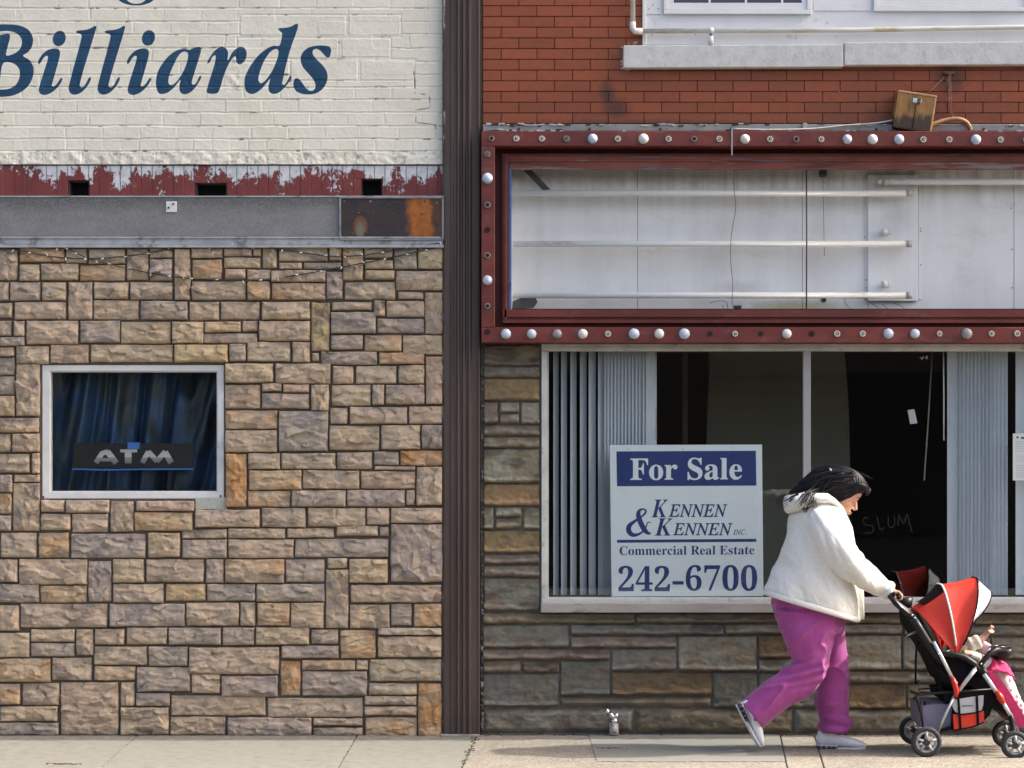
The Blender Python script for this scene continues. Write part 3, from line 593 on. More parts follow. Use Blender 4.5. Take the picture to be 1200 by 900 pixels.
f1 = rp.ramp(rp.math('MULTIPLY', xx, 3.2), [(.14, 0), (.32, .95), (.62, .95), (.70, .15)])
c = rp.mix(f1, c, rp.mix(rp.ramp(rp.noise(22, 6, .7, w=8), [(.35, 0), (.65, 1)]), (.46, .15, .018), (.27, .08, .018)))
c = rp.mix(rp.ramp(rp.noise(15, 7, .7, w=21), [(.62, 0), (.70, .8)]), c, (.14, .055, .025))
f2 = rp.ramp(rp.math('SQRT', rp.math('ADD', rp.math('POWER', rp.math('MULTIPLY', rp.math('SUBTRACT', zz[0], P(423, 0).x + 1.7), 1 / .055), 2.0), rp.math('ADD', rp.math('POWER', rp.math('MULTIPLY', rp.math('SUBTRACT', zz[2], P(0, 267).z), 1 / .085), 2.0), rp.math('MULTIPLY', rp.noise(25, 5, .7, w=51), .5)))), [(.55, .9), (.8, .95), (1.15, 0)])
f3 = rp.ramp(rp.math('SQRT', rp.math('ADD', rp.math('POWER', rp.math('MULTIPLY', rp.math('SUBTRACT', zz[0], P(423, 0).x + 1.7), 1 / .04), 2.0), rp.math('ADD', rp.math('POWER', rp.math('MULTIPLY', rp.math('SUBTRACT', zz[2], P(0, 270).z), 1 / .07), 2.0), rp.math('MULTIPLY', rp.noise(25, 5, .7, w=51), .5)))), [(.6, .9), (.95, 0)])
c = rp.mix(f2, c, (.16, .07, .03)); c = rp.mix(f3, c, (.16, .16, .14))
rust = rp.fin(c, .6, rp.bump(rp.noise(60, 6, .7), .0015), metal=.15)
rb = B(); rb.pbox(398.5, 231.5, 519.5, 281, .056, .063, .001)
pl = rb.build('steel_plate', rust, hall)
fr = B()
for q in ((398, 230.6, 520.4, 232.4), (398, 279.8, 520.4, 281.4), (397.4, 231, 399.6, 281), (517.6, 231, 520.4, 281)): fr.pbox(*q, .055, .070, .001)
fr.build('plate_edging', M('pale zinc edging', (.22, .22, .22), .5, .4, 14), hall)
rvl = []
for px, py in ((403, 236), (434, 236), (462, 237), (498, 236), (512, 238), (420, 250), (461, 251), (495, 251), (512, 262), (412, 273), (428, 273), (437, 278), (437, 250)): rvl.append((px, py))
boltm = (M('rusty bolt', (.09, .045, .03), .7, .5, 30, stain=(.2, .2, .19), sthr=.55))
each('bolt_head', boltm, hall, rvl, lambda b, q: b.dome(P(q[0], q[1], .0625), .007, .005, 8, 3))
bk = B(); bk.pbox(194.5, 236, 207, 248.5, .055, .061, .001); bk.build('wall_bracket', white_metal, hall)
each('screw_hole', dark_void, hall, ((197.5, 243.5), (203, 239)), lambda b, q: b.disc(P(q[0], q[1], .063), .006, 'y', .004, 10))
# ---- window of the hall
wf = B()
for q in ((49.5, 427, 262.5, 434.8), (49.5, 576.5, 262.5, 585), (49.5, 434.6, 58.6, 576.7), (254.8, 434.6, 262.5, 576.7)): wf.pbox(*q, -.06, .022, .003, 2)
for q in ((58.4, 434.7, 255, 436.2), (58.4, 575.4, 255, 576.8), (58.4, 436, 59.8, 575.5), (253.9, 436, 255, 575.5)): wf.pbox(*q, -.04, .010, .001)
hw = empty('window', P(156, 585, 0), None, None); hw.parent = hall; hw.location = P(156, 585, 0) - hall.location
wf.build('window_frame', white_metal, hw)
def glass_mat(name, tint=(.965, .98, .98), ior=1.5):
    k = Nt(name); o = k.n['Material Output']
    tr = k.n.new('ShaderNodeBsdfTransparent'); tr.inputs[0].default_value = (*tint, 1)
    gl = k.n.new('ShaderNodeBsdfGlossy'); gl.inputs['Roughness'].default_value = 0.0
    geo = k.n.new('ShaderNodeNewGeometry'); vm = k.n.new('ShaderNodeVectorMath'); vm.operation = 'DOT_PRODUCT'; mx = k.n.new('ShaderNodeMixShader')
    k.lk(geo.outputs['Normal'], vm.inputs[0]); k.lk(geo.outputs['Incoming'], vm.inputs[1])
    fac = k.math('ADD', k.math('MULTIPLY', k.math('POWER', k.math('SUBTRACT', 1.0, k.math('ABSOLUTE', vm.outputs['Value'])), 5.0), .9), .04)
    k.lk(fac, mx.inputs[0]); k.lk(tr.outputs[0], mx.inputs[1]); k.lk(gl.outputs[0], mx.inputs[2]); k.lk(mx.outputs[0], o.inputs[0])
    k.n.remove(k.p); return k.m
glass = glass_mat('window glass')
def pane(bb, q, d):
    a = P(q[0], q[3]); c = P(q[2], q[1]); v = [bb.bm.verts.new((x, -d, z)) for x, z in ((a.x, a.z), (c.x, a.z), (c.x, c.z), (a.x, c.z))]; bb.bm.faces.new(v)
g = B(); g.pbox(58, 434, 255.5, 577.5, -.004, .0)
g.build('window_pane', glass, hw)
each('screw', chrome, hw, ((258.5, 581.5), (51, 582.5)), lambda b, q: b.disc(P(q[0], q[1], .023), .006, 'y', .005, 10))
# room behind it
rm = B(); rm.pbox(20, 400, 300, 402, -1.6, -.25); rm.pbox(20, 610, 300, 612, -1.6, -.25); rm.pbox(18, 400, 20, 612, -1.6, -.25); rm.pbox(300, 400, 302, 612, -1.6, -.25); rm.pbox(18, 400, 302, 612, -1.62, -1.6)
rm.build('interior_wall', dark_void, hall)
# curtain: hanging folds
def curtain():
    n = 420; xs = np.linspace(P(30, 0).x, P(290, 0).x, n); zs = np.linspace(P(0, 606).z, P(0, 415).z, 60)
    X, Z = np.meshgrid(xs, zs); zt = (Z - zs[0]) / (zs[-1] - zs[0])
    ph = (X - zt * .16) * 24 + 2.5 * (fbm(X, Z * 0, 3, 3) * 2 - 1) * 2 + (1 - zt) * (1.6 * np.sin(X * 6) + .8)
    Y = 0.17 + 0.04 * np.sin(ph) + .02 * np.sin(ph * 2.3 + 1) + .02 * (fbm(X, Z, 8, 3) - .5)
    co, q = grid_mesh('', X, Y, Z); me = mesh_from('curtain', co, q, {})
    k = Nt('blue satin curtain'); c = k.ramp(k.noise(4.5, 4, .6, (1.3, 1, .3)), [(.36, (.008, .014, .02)), (.47, (.02, .036, .05)), (.54, (.018, .06, .15)), (.64, (.035, .055, .07)), (.8, (.012, .025, .045))])
    m = k.fin(c, .4, None); return link('curtain', me, m)
tag(curtain(), 'dark blue satin curtain hanging behind the small white-framed window', 'curtain')
# ATM sign
at = empty('atm_sign', P(156, 549, -.03), 'black sign with silver letters ATM inside the small window', 'sign')
B().pbox(86, 519.5, 226.5, 548.5, -.05, -.03, .002).build('sign_panel', M('black sign panel', (.014, .013, .013), .35, .3, 5), at)
def stroke(bb, pts, w, d, th=.003, curve=False, ends=True):
    """flat stroke with round ends in photo pixels; w is one width or one per point"""
    if curve: 
        k = len(pts); ws = [w] * k if isinstance(w, (int, float)) else list(w)
        sp = smooth_path([(a, b_, c_) for (a, b_), c_ in zip(pts, ws)], 6); pts = [(q[0], q[1]) for q in sp]; w = [q[2] for q in sp]
    k = len(pts); ws = [w] * k if isinstance(w, (int, float)) else list(w)
    L_, R_ = [], []
    for i, (x, y) in enumerate(pts):
        a = np.array(pts[max(i - 1, 0)]); b_ = np.array(pts[min(i + 1, k - 1)]); t = (b_ - a) / (np.linalg.norm(b_ - a) + 1e-9); nn = np.array([-t[1], t[0]])
        L_.append((x + nn[0] * ws[i] / 2, y + nn[1] * ws[i] / 2)); R_.append((x - nn[0] * ws[i] / 2, y - nn[1] * ws[i] / 2))
    va = [bb.bm.verts.new(P(*q) + Vector((0, -d, 0))) for q in L_]; vb = [bb.bm.verts.new(P(*q) + Vector((0, -d, 0))) for q in R_]
    for i in range(k - 1): bb.bm.faces.new((va[i], va[i + 1], vb[i + 1], vb[i]))
ak = Nt('banded silver letters'); az = ak.sepz()
c = ak.ramp(ak.math('MULTIPLY', az[2], 1 / .13), [(.15, (.15, .15, .14)), (.50, (.27, .27, .26)), (.53, (.52, .52, .51)), (1, (.36, .36, .35))])
silver_ink = ak.fin(c, .4)
lt = B(); dd = -.0285
T = lambda p: sc_(p, 3.75, 0, 400)
for k_, (pts, w) in enumerate([(T([(418, 534), (445, 492), (472, 484)]), 6), (T([(468, 484), (508, 535)]), 7), (T([(440, 520), (492, 520)]), 4), (T([(525, 481), (600, 481)]), 3.6), (T([(560, 481), (560, 536)]), 8), (T([(622, 534), (650, 484)]), 6), (T([(648, 484), (688, 528)]), 6), (T([(686, 528), (724, 484)]), 6), (T([(722, 486), (750, 534)]), 7)]):
    stroke(lt, pts, w, dd + .0003 * k_)
lt.build('atm_lettering', silver_ink, at)
bt = M('blue tape', (.05, .16, .50), .5, .1)
B().pbox(149.5, 518.5, 163.5, 526, -.029, -.0265).build('tape_piece', bt, at)
b = B(); stroke(b, [(84, 549.6), (120, 550.6), (160, 550), (226, 549.6)], 1.6, -.028); b.build('blue_line', bt, at)
# ---- string lights sagging along the top of the stone
sl_ = empty('string_lights', P(0, 300, .02), 'thin dark string of clear mini lights sagging across the top of the stone wall', 'string lights')
runs = [[(-20, 290), (20, 293), (60, 300.5), (103, 303), (150, 300), (200, 291)], [(60, 290), (82, 293), (103, 303), (130, 310), (182, 321), (228, 326.5), (290, 329), (330, 325), (380, 316.5), (432, 307), (480, 297), (519, 287)], [(200, 291), (250, 288.5), (300, 288.5), (335, 293), (385, 300), (430, 298.5), (480, 290), (519, 284)]]
cb = B(); bl = []
for rn in runs:
    sp = smooth_path(rn, 10)
    cb.tube([P(q[0], q[1] + random.gauss(0, .25), .058) for q in sp], .0035, n=5)
    for i in range(4, len(sp) - 1, 5): bl.append(sp[i])
cb.build('cable', M('dark green cable', (.02, .035, .033), .6, .2), sl_)
clear = M('clear bulb', (.72, .75, .78), .25, .05); proto = None
for q in bl:
    a = random.uniform(-1, 1); p = P(q[0], q[1], .062)
    if proto is None:
        bb = B(); bb.tube([(0, 0, 0), (.0, -.003, -.010), (0, -.004, -.020)], [.0030, .0032, .0008], n=7); proto = bb.build('bulb', clear, None); ob = proto
    else: ob = proto.copy(); COL.objects.link(ob)
    ob.parent = sl_; ob.location = p - sl_.location; ob.rotation_euler = (0, a * 2.2 + (math.pi if random.random() < .35 else 0), 0)
# ================================================================== ribbed cover strip between the two fronts
cs = B(); zt = HY - (ZTOP - H) * S
prof = [(518.5, -.02), (518.5, .035), (521.5, .05), (529.0, .05), (529.5, .062), (531, .062), (532, .05), (535, .05), (536.5, .064), (538.5, .064), (540, .05), (541.5, .05), (543, .064), (545, .064), (546.5, .05), (548, .05), (549.5, .064), (551.5, .064), (553, .05), (560, .05), (561, .062), (562.3, .060), (562.4, -.02)]
B().pbox(562.4, -900, 565.2, 861.5, -.05, .006).build('gap_filler', mortar, hall)
vb = []
for py in (zt, 861.5):
    vb.append([cs.bm.verts.new(Vector((P(px, 0).x, -d, P(0, py).z if py > zt else ZTOP))) for px, d in prof])
for i in range(len(prof) - 1): cs.bm.faces.new((vb[0][i], vb[0][i + 1], vb[1][i + 1], vb[1][i]))
k = Nt('worn brown enamel'); z = k.sepz()
c = k.ramp(k.noise(4, 5, .6, (3, 1, .3)), [(.3, (.066, .044, .036)), (.6, (.092, .064, .054)), (.8, (.11, .082, .07))])
c = k.mix(k.ramp(k.noise(30, 7, .72, (1, 1, .12), w=6), [(.63, 0), (.70, .55)]), c, (.15, .135, .125))
cover_m = k.fin(c, .42, k.bump(k.noise(100, 4, .6, (1, 1, .1)), .0006), metal=.0, spec=.5)
o = cs.build('cover_strip', cover_m); tag(o, 'tall ribbed dark brown metal strip covering the joint between both buildings', 'metal strip')
cover = o
b = B(); b.pbox(519.2, -900, 521.6, 193, .03, .056, .001); b.pbox(518.4, 193, 520.0, 861, .0, .04)
b.build('worn_edge', M('chipped paint edge', (.04, .028, .025), .6, .4, 20, stain=(.30, .28, .26), sthr=.56, sscale=22, stretch=(1, 1, .3)), cover)
b = B(); b.pbox(516, 861.2, 562, 864, .0, .10, .004); b.build('base_plate', M('dirty threshold', (.26, .25, .22), .8, .3, 20, stain=(.08, .07, .06), sthr=.6), cover)

# ================================================================== THE SHOP (right)
shop = empty('brick_building', (2.2, .3, 0), 'vacant shop front with glazed red brick above ledge stone and a large window', 'building')
FB = 0.0                                    # face of the red brick
PXR = 1560
redk = Nt('glazed red brick')
c = redk.attr('Col'); c = redk.mix(.6, c, redk.ramp(redk.noise(25, 5, .65), [(.3, (.78, .74, .74)), (.5, (1, 1, 1)), (.75, (1.15, 1.1, 1.1))]), 'MULTIPLY')
sz = redk.sepz()
def spot(k, px, py, rx, ry, ox=2.2, oz=0.0):
    """soft patch of its own place, used for soot, stains and painted-in shade"""
    p = P(px, py); dx = k.math('MULTIPLY', k.math('SUBTRACT', k.sepz()[0], p.x - ox), 1 / (rx / S)); dz = k.math('MULTIPLY', k.math('SUBTRACT', k.sepz()[2], p.z - oz), 1 / (ry / S))
    r = k.math('SQRT', k.math('ADD', k.math('MULTIPLY', dx, dx), k.math('MULTIPLY', dz, dz)))
    return k.math('ADD', r, k.math('MULTIPLY', k.math('SUBTRACT', k.noise(18, 5, .6, w=px), .5), .96))
for q in ((712, 109, 13, 22), (722, 128, 22, 14), (1113, 92, 26, 22), (1080, 130, 60, 30), (760, 145, 230, 6)):
    f = redk.ramp(spot(redk, *q), [(.25, .7 if q[2] < 30 else .45), (1.1, 0.0)]); c = redk.mix(f, c, (.022, .015, .014))
c = redk.mix(redk.ramp(redk.noise(38, 6, .75, w=31), [(.735, 0), (.75, .9)]), c, (.6, .57, .55))
red_m = redk.fin(c, .42, redk.bump(redk.noise(60, 4, .6), .0008), spec=.5)
def red_bricks():
    CO, QU, AC = [], [], []; off = 0; bb = bmesh.new(); lay = bb.verts.layers.float_color.new('Col')
    ys = [157.5 - 12.55 * i for i in range(0, 26)]
    for i, yb in enumerate(ys):
        y0, y1 = yb - 12.55 + .75, yb - .1
        start = 587.3 if i % 2 == 1 else 608.0
        xj = [565.5] + [start - 41.8 * .0 + 41.8 * j for j in range(0, 25)]
        for a, b_ in zip(xj[:-1], xj[1:]):
            if b_ - a < 6: continue
            if y0 < 53 and a > 752: continue
            b1 = min(b_, 757) if y0 < 53 else b_
            p = P(a + .3, y1 + .1); q = P(b1 - .3, y0 - .1); w = bmesh.new(); bmesh.ops.create_cube(w, size=1)
            pr = random.uniform(-.0008, .0012); tl = random.uniform(-.001, .001)
            for v in w.verts: v.co = Vector(((p.x + q.x) / 2 + v.co.x * (q.x - p.x), -.002 - pr + v.co.y * .02 + tl * v.co.x, (p.z + q.z) / 2 + v.co.z * (q.z - p.z)))
            bmesh.ops.bevel(w, geom=list(w.edges), offset=.0022, segments=2, affect='EDGES')
            t = random.gauss(0, .07); dark = .0 + .35 * max(0, (y0 - 100) / 45) * random.random(); cc = (.27 * (1 + t) * (1 - dark), .064 * (1 + t * .8) * (1 - dark * .6), .020 * (1 + t), 1)
            vm = {}
            for v in w.verts: nv = bb.verts.new(v.co); nv[lay] = cc; vm[v] = nv
            for f in w.faces: bb.faces.new([vm[v] for v in f.verts])
            w.free()
    me = bpy.data.meshes.new('glazed_brick_wall'); bb.to_mesh(me); bb.free(); link('glazed_brick_wall', me, red_m, shop)
red_bricks()
mort2 = M('sooty mortar', (.040, .028, .026), .95, .3, 30, bump=.002)
b = B(); b.pbox(565, zt, PXR, 157, -.25, .004); b.build('mortar_bed', mort2, shop)
b = B(); b.pbox(565, 157.2, 596, 410, -.25, -.025); b.pbox(596, 157.2, PXR, 186, -.25, -.025); b.pbox(596, 368.5, PXR, 410, -.25, -.025); b.pbox(1425, 186, PXR, 368, -.25, -.025); b.pbox(596, 186, 1425, 368, -.25, -.16); b.build('backing_wall', mort2, shop)
# upper window wall
wp = B()
wp.pbox(757, -700, PXR, 52.5, -.1, .012); up_m = M('white window panelling', (.74, .75, .77), .5, .08, 4, stain=(.50, .50, .50), sthr=.67, bump=.0008)
wp.build('window_panel', up_m, shop)
b = B()
b.pbox(752.8, -700, 757.4, 53, -.05, .030, .003)
b.pbox(757.6, -700, 775, 16.5, .0, .018, .001); b.pbox(954, -700, 1021, 12.6, .0, .018, .001)
b.build('window_trim', up_m, shop)
each('screw_head', M('dull screw', (.12, .1, .1), .6), shop, ((765.5, 6), (760, 10.5), (771.5, 10), (764, 41), (815, 40.5), (907, 37.5), (1004, 35)) + tuple((1070 + 60 * i, 34.5) for i in range(3)), lambda b, q: b.disc(P(q[0], q[1], .0195), .0035, 'y', .002, 8))
def sash(x0, x1, yb, name='window'):
    w_ = bpy.data.objects.new(name, None); COL.objects.link(w_); w_.parent = shop; w_.location = P((x0 + x1) / 2, yb) - shop.location
    f = B()
    f.pbox(x0, yb - 5.0, x1, yb, .0, .034, .002); f.pbox(x0, -260, x0 + 5, yb - 5.2, .0, .034, .002); f.pbox(x1 - 5, -260, x1, yb - 5.2, .0, .034, .002)
    f.pbox(x0 + 5, yb - 13.0, x1 - 5, yb - 5.2, .0, .024, .002); f.pbox(x0 + 5.1, -260, x0 + 11.5, yb - 13.1, .0, .024, .002); f.pbox(x1 - 11.5, -260, x1 - 5.1, yb - 13.1, .0, .024, .002)
    f.build('window_frame', up_m, w_)
    f = B(); f.pbox(x0 + 11.4, -260, x1 - 11.4, yb - 12.9, .012, .016); f.build('window_pane', M('dark reflecting glass', (.03, .028, .05), .06, .2, 2, spec=.8), w_)
    f = B()
    for i in range(1, 4): xx = x0 + 11 + (x1 - x0 - 22) * i / 3.55; f.pbox(xx - 1.2, -260, xx + 1.2, yb - 13.1, .016, .021, .001)
    f.build('glazing_bar', up_m, w_)
sash(778, 951, 16.3); sash(1024, 1206, 12.8); sash(1290, 1470, 10)
# concrete sill, two stones, rising very slightly to the right
sill_m = M('painted rough sill stone', (.56, .57, .56), .85, .14, 18, stain=(.44, .45, .42), sthr=.62, sscale=22, bump=.0022, bscale=55)
for (x0, x1, ya, yb_) in ((730.5, 988.5, 53.0, 79.6), (989.5, 1250, 49.6, 76.6), (1251, PXR, 48, 75)):
    b = B(); b.pbox(x0, ya, x1, yb_, -.2, .075, .006, 2); 
    for v in b.bm.verts: v.co.z += (v.co.x - P(x0, 0).x) * .0045
    b.build('window_sill', sill_m, shop)
b = B()
for i in range(26):
    x = random.choice([random.uniform(728, 750), random.uniform(728, 734)]); y = 51.5 - random.random() * 3 if x > 736 else random.uniform(55, 92); r = random.uniform(.3, 1.5)
    b.pbox(x - r * 1.5, y - r, x + r * 1.5, y + r, .004, .012, .002)
b.build('paint_drips', M('paint splash', (.55, .55, .58), .6), shop)['kind'] = 'stuff'
# white pipe
pipe = empty('conduit_pipe', P(742, 40, .05), 'white pipe turning at an elbow and running under the upper windows', 'pipe')
pm = M('aged white pvc', (.66, .65, .60), .45, .08, 8, stain=(.50, .43, .30), sthr=.58, sscale=8, stretch=(.3, 1, 1))
b = B(); b.tube([P(741.5, -700, .06), P(741.5, 28, .06)], .0155, n=14); b.build('pipe_riser', pm, pipe); b = B(); b.tube([P(752, 36.5, .06), P(1000, 35.3, .06), P(1280, 30.5, .06), P(PXR, 27, .06)], .0155, n=14); b.build('pipe_run', pm, pipe)
b = B(); b.tube([P(741.5, 26, .06), P(741.5, 33, .06), P(744, 36.5, .06), P(753, 36.8, .06)], .0195, n=14); b.build('elbow', white_metal, pipe); b = B(); b.tube([P(830, 36, .06), P(836, 36, .06)], .019, n=14); b.build('pipe_tee', white_metal, pipe)
b = B(); b.tube([P(833, 37, .06), P(833, 43, .06)], .008, n=8); b.mi = 1; b.tube([P(833, 42.5, .06), P(833, 53.5, .06)], .0175, n=14); b.mi = 2; b.disc(P(833, 53.6, .06), .013, 'z', .002, 12)
b.build('hanging_fitting', [rust_wire, white_metal, dark_void], pipe)

# ---- ledge-stone facing
lc = {'g': ((.155, .145, .125), (.13, .10, .078)), 'G': ((.115, .110, .100), (.13, .11, .085)), 'b': ((.135, .105, .08), (.165, .14, .115)), 'p': ((.165, .13, .11), (.12, .09, .078)), 'O': ((.12, .08, .048), (.15, .10, .055)),
      'Q': ((.21, .14, .075), (.15, .115, .085)), 'l': ((.20, .185, .155), (.16, .125, .09)), 'S': ((.17, .155, .135), (.13, .10, .08)), 'R': ((.19, .15, .10), (.12, .10, .085)), 'dark': (.03, .026, .024)}
ledge = """566,404,633,429,b;566,430,633,443,g;566,444,633,470,Q;566,471,584,497,p;585,471,609,484,l;585,485,609,497,l;610,471,633,497,l;566,498,633,511,p;566,512,633,525,l;566,526,633,566,l;566,567,633,593,Q;566,594,579,620,l;580,594,611,606,l;580,607,611,620,l;613,594,633,620,l;566,621,633,648,Q;566,649,633,661,p;566,662,633,676,p;566,677,633,716,g
565,718,744,731,b;745,718,985,730,b;986,718,1140,731,b;1141,718,1330,732,b;565,732,667,759,g;668,731,848,744,g;849,731,1057,743,g;1058,732,1240,745,G;668,745,793,759,p;794,745,887,786,l;565,760,715,773,p;716,760,793,786,g;565,774,611,788,b;612,774,656,788,b;565,789,655,828,G;656,774,715,815,G;716,787,834,815,O;656,816,834,829,R;835,787,887,829,G
888,744,930,771,O;888,772,930,787,g;931,744,1056,785,l;888,788,991,829,G;992,786,1100,800,g;992,801,1061,830,O;1062,801,1180,830,g;1057,746,1150,785,g;1101,786,1180,800,b;1151,746,1290,772,g;1151,773,1290,785,p;1181,786,1300,830,G;565,830,743,859,S;744,830,929,859,R;930,830,1092,859,S;1093,830,1250,859,S;1251,830,1400,859,S;1241,733,1400,744,b;1291,746,1400,785,g;1301,786,1400,829,l"""
lm = stone_mat('ledge stone', .004)
stones_mesh('ledge_stone_facing', parse(ledge), lc, .0, .034, style='ledge', step=.006, seed=11, gap=-.05, mat=lm, parent=shop)
lmort = M('grey stone joint', (.15, .14, .125), .95, .4, 20, bump=.003)
b = B(); b.pbox(564, 402, 634.5, 716.5, -.25, .008); b.pbox(564, 716.5, PXR, 862, -.25, .008); b.pbox(564, 858.6, PXR, 862, .008, .014); b.build('backing_wall', lmort, shop)
b = B()
for i in range(75):
    y = random.uniform(405, 858); x = 564.2 + random.random() * 1.5; r = random.uniform(.4, 1.5) * (1 + (y > 760) * .8)
    b.tube([P(x, y - r * 1.6, .03 + random.random() * .01), P(x + random.gauss(0, .6), y + r * 1.6, .03)], [r / S, r * .5 / S], n=6)
b.build('crumbled_mortar', M('crumbled joint filler', (.11, .105, .095), .95, .5, 30, stain=(.24, .24, .22), sthr=.58), shop)['kind'] = 'stuff'

# ---- shop window
sfr = alu_frame
b = B()
b.pbox(634.6, 403, PXR, 407, -.08, .045, .002); b.pbox(634.6, 407.2, PXR, 411.2, -.08, .030, .003, 2)
b.pbox(634.6, 411.4, 641, 700.5, -.08, .036, .003, 2); b.pbox(641.2, 411.4, 643.0, 700.5, -.06, .012, .001)
b.pbox(634.6, 700.6, PXR, 706.5, -.08, .040, .002)
b.build('window_frame', sfr, shop)
b = B(); b.pbox(633.8, 706.8, PXR, 718, -.10, .085, .004, 2); b.build('window_sill', M('limestone window ledge', (.34, .32, .295), .8, .14, 8, stain=(.21, .18, .16), sthr=.6, bump=.0015, stretch=(.4, 1, 1)), shop)
b = B(); b.pbox(941.3, 411.3, 950.2, 700.5, -.02, .020, .002, 2); b.build('glazing_bar', M('grey anodised bar', (.34, .34, .35), .4, .08, 6, metal=.2), shop)
def pane_box(x0, x1, nm='window_pane'):
    b = B(); b.pbox(x0, 411, x1, 701, -.010, -.004); b.build(nm, glass, shop)
pane_box(642.5, 941.6); pane_box(949.8, PXR)
# inside of the shop
room = M('unlit room darkness', (.010, .010, .0105), .9, .3, 2)  # near-black colour puts the darkness of the unlit interior into its walls
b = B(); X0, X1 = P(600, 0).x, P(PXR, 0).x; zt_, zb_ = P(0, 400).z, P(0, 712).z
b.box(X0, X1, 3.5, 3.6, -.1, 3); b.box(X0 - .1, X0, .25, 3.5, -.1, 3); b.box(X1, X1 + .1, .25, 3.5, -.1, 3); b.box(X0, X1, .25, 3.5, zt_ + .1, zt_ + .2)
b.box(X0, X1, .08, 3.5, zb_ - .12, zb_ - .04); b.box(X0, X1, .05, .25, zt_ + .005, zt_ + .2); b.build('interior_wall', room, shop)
# olive partition with bowed edges, added as stand-in for a wall reflected in the glass
k = Nt('olive painted brick'); bt_ = k.n.new('ShaderNodeTexBrick'); mp = k.n.new('ShaderNodeMapping'); mp.inputs['Rotation'].default_value = (R(90), 0, 0); k.lk(k.co, mp.inputs[0]); k.lk(mp.outputs[0], bt_.inputs[0])
bt_.inputs['Scale'].default_value = 1; bt_.inputs['Brick Width'].default_value = .3; bt_.inputs['Row Height'].default_value = .10; bt_.inputs['Mortar Size'].default_value = .005
bt_.inputs['Color1'].default_value = (.155, .15, .115, 1); bt_.inputs['Color2'].default_value = (.15, .145, .11, 1); bt_.inputs['Mortar'].default_value = (.14, .136, .103, 1)
olive = k.fin(bt_.outputs[0], .8)
b = B()
YI = -1.3
lft = [(889 - 58, 395), (831, 440), (828.5, 500), (828.5, 560), (830, 640), (833, 712)]; rgt = [(996, 712), (996, 600), (996, 540), (994.5, 480), (992, 440), (988, 395)]
pts = [P(x, y, YI) for x, y in [(q[0], q[1]) for q in smooth_path(lft, 5)] + [(q[0], q[1]) for q in smooth_path(rgt, 5)]]
b.poly(pts, .12, Vector((0, 1, 0))); b.build('reflected_wall_panel', olive, shop)
b = B(); b.pbox(800, 380, 806, 720, -1.32, -1.28); b.build('reflected_wall_edge', M('dim post', (.07, .07, .06), .8), shop)

# ---- vertical blinds
slat_m = M('vertical blind vinyl', (.56, .61, .67), .5, .06, 3, stretch=(1, 1, .2))
def blinds(root, xs, d, ang, w, top=412, bot=699.5):
    for x, a in zip(xs, ang):
        p = P(x, 0, d); zt2, zb2 = P(0, top - 4, d).z, P(0, bot, d).z + .012
        n = 7; h_ = w / 2; b = B(); va, vb2 = [], []
        for i in range(n):
            t = (i / (n - 1) * 2 - 1) * h_; cx, cy = t * math.cos(a), t * math.sin(a); bow = .006 * (1 - (t / h_) ** 2); cx += -math.sin(a) * bow; cy += math.cos(a) * bow
            va.append(b.bm.verts.new((p.x + cx, p.y + cy, zb2))); vb2.append(b.bm.verts.new((p.x + cx, p.y + cy, zt2)))
        for i in range(n - 1):
            f = b.bm.faces.new((va[i], va[i + 1], vb2[i + 1], vb2[i])); f.smooth = True
        b.build('slat', slat_m, root)
bl1 = empty('vertical_blind', P(700, 405, -.14), 'grey vertical blind at the end of the shop window beside the stone pier, partly spread', 'blind')
blinds(bl1, [651.5, 661, 672, 683.5, 694, 705.5], -.14, [R(62), R(58), R(56), R(54), R(50), R(44)], .070)
blinds(bl1, [714 + i * 4.1 for i in range(13)], -.14, [R(30 + random.uniform(-6, 6)) for i in range(13)], .075)
b = B(); b.pbox(640, 402, 775, 409, -.17, -.11, .002); b.build('headrail', white_metal, bl1)
b = B(); b.tube([P(768, 410, -.11), P(768.3, 460, -.11), P(769, 515, -.11)], .0040, n=8); b.build('wand', M('clear wand', (.62, .62, .62), .4), bl1)
bl2 = empty('vertical_blind', P(1160, 405, -.14), 'grey vertical blind bunched behind the stroller and paper notice', 'blind')
blinds(bl2, [1116 + i * 4.5 for i in range(14)], -.14, [R(-34 + random.uniform(-5, 5)) if i < 10 else R(-22) for i in range(14)], .066)
blinds(bl2, [1199, 1208, 1217, 1226], -.14, [R(-8), R(-20), R(-25), R(-25)], .09)
b = B(); b.pbox(1105, 402, 1260, 409, -.17, -.11, .002); b.build('headrail', white_metal, bl2)
b = B(); b.tube([P(1105.5, 410, -.11), P(1106, 460, -.11), P(1106, 516, -.11)], .0040, n=8); b.build('wand', M('clear wand', (.62, .62, .62), .4), bl2)
o = B(); o.tube([P(1092.5, 414, -.35), P(1088, 490, -.35), P(1083, 563, -.35)], .0042, n=8); o = o.build('thin_stick', M('pale wooden stick', (.45, .38, .32), .6)); tag(o, 'thin pale stick hanging aslant in the dark half of the shop window', 'stick')
b = B(); b.poly([P(x, y, -.012) for x, y in ((1063.5, 480.5), (1071.5, 479.5), (1075, 496), (1066.5, 497))], .001); o = b.build('paper_scrap', M('paper', (.42, .44, .46), .8, .08, 20)); tag(o, 'small tilted scrap of white paper on the dark glass', 'paper')
b = B()
for i in range(7):
    for px, py in ((1080, 419.5), (1085, 419)): x, y = px + random.uniform(-1.8, 1.8), py + random.uniform(-1.5, 1.5); b.pbox(x - .7, y - .6, x + .7, y + .6, -.0145, -.0125)
o = b.build('tape_remains', M('torn tape', (.45, .46, .46), .6)); tag(o, 'tiny torn tape remains high on the dark window', 'tape')
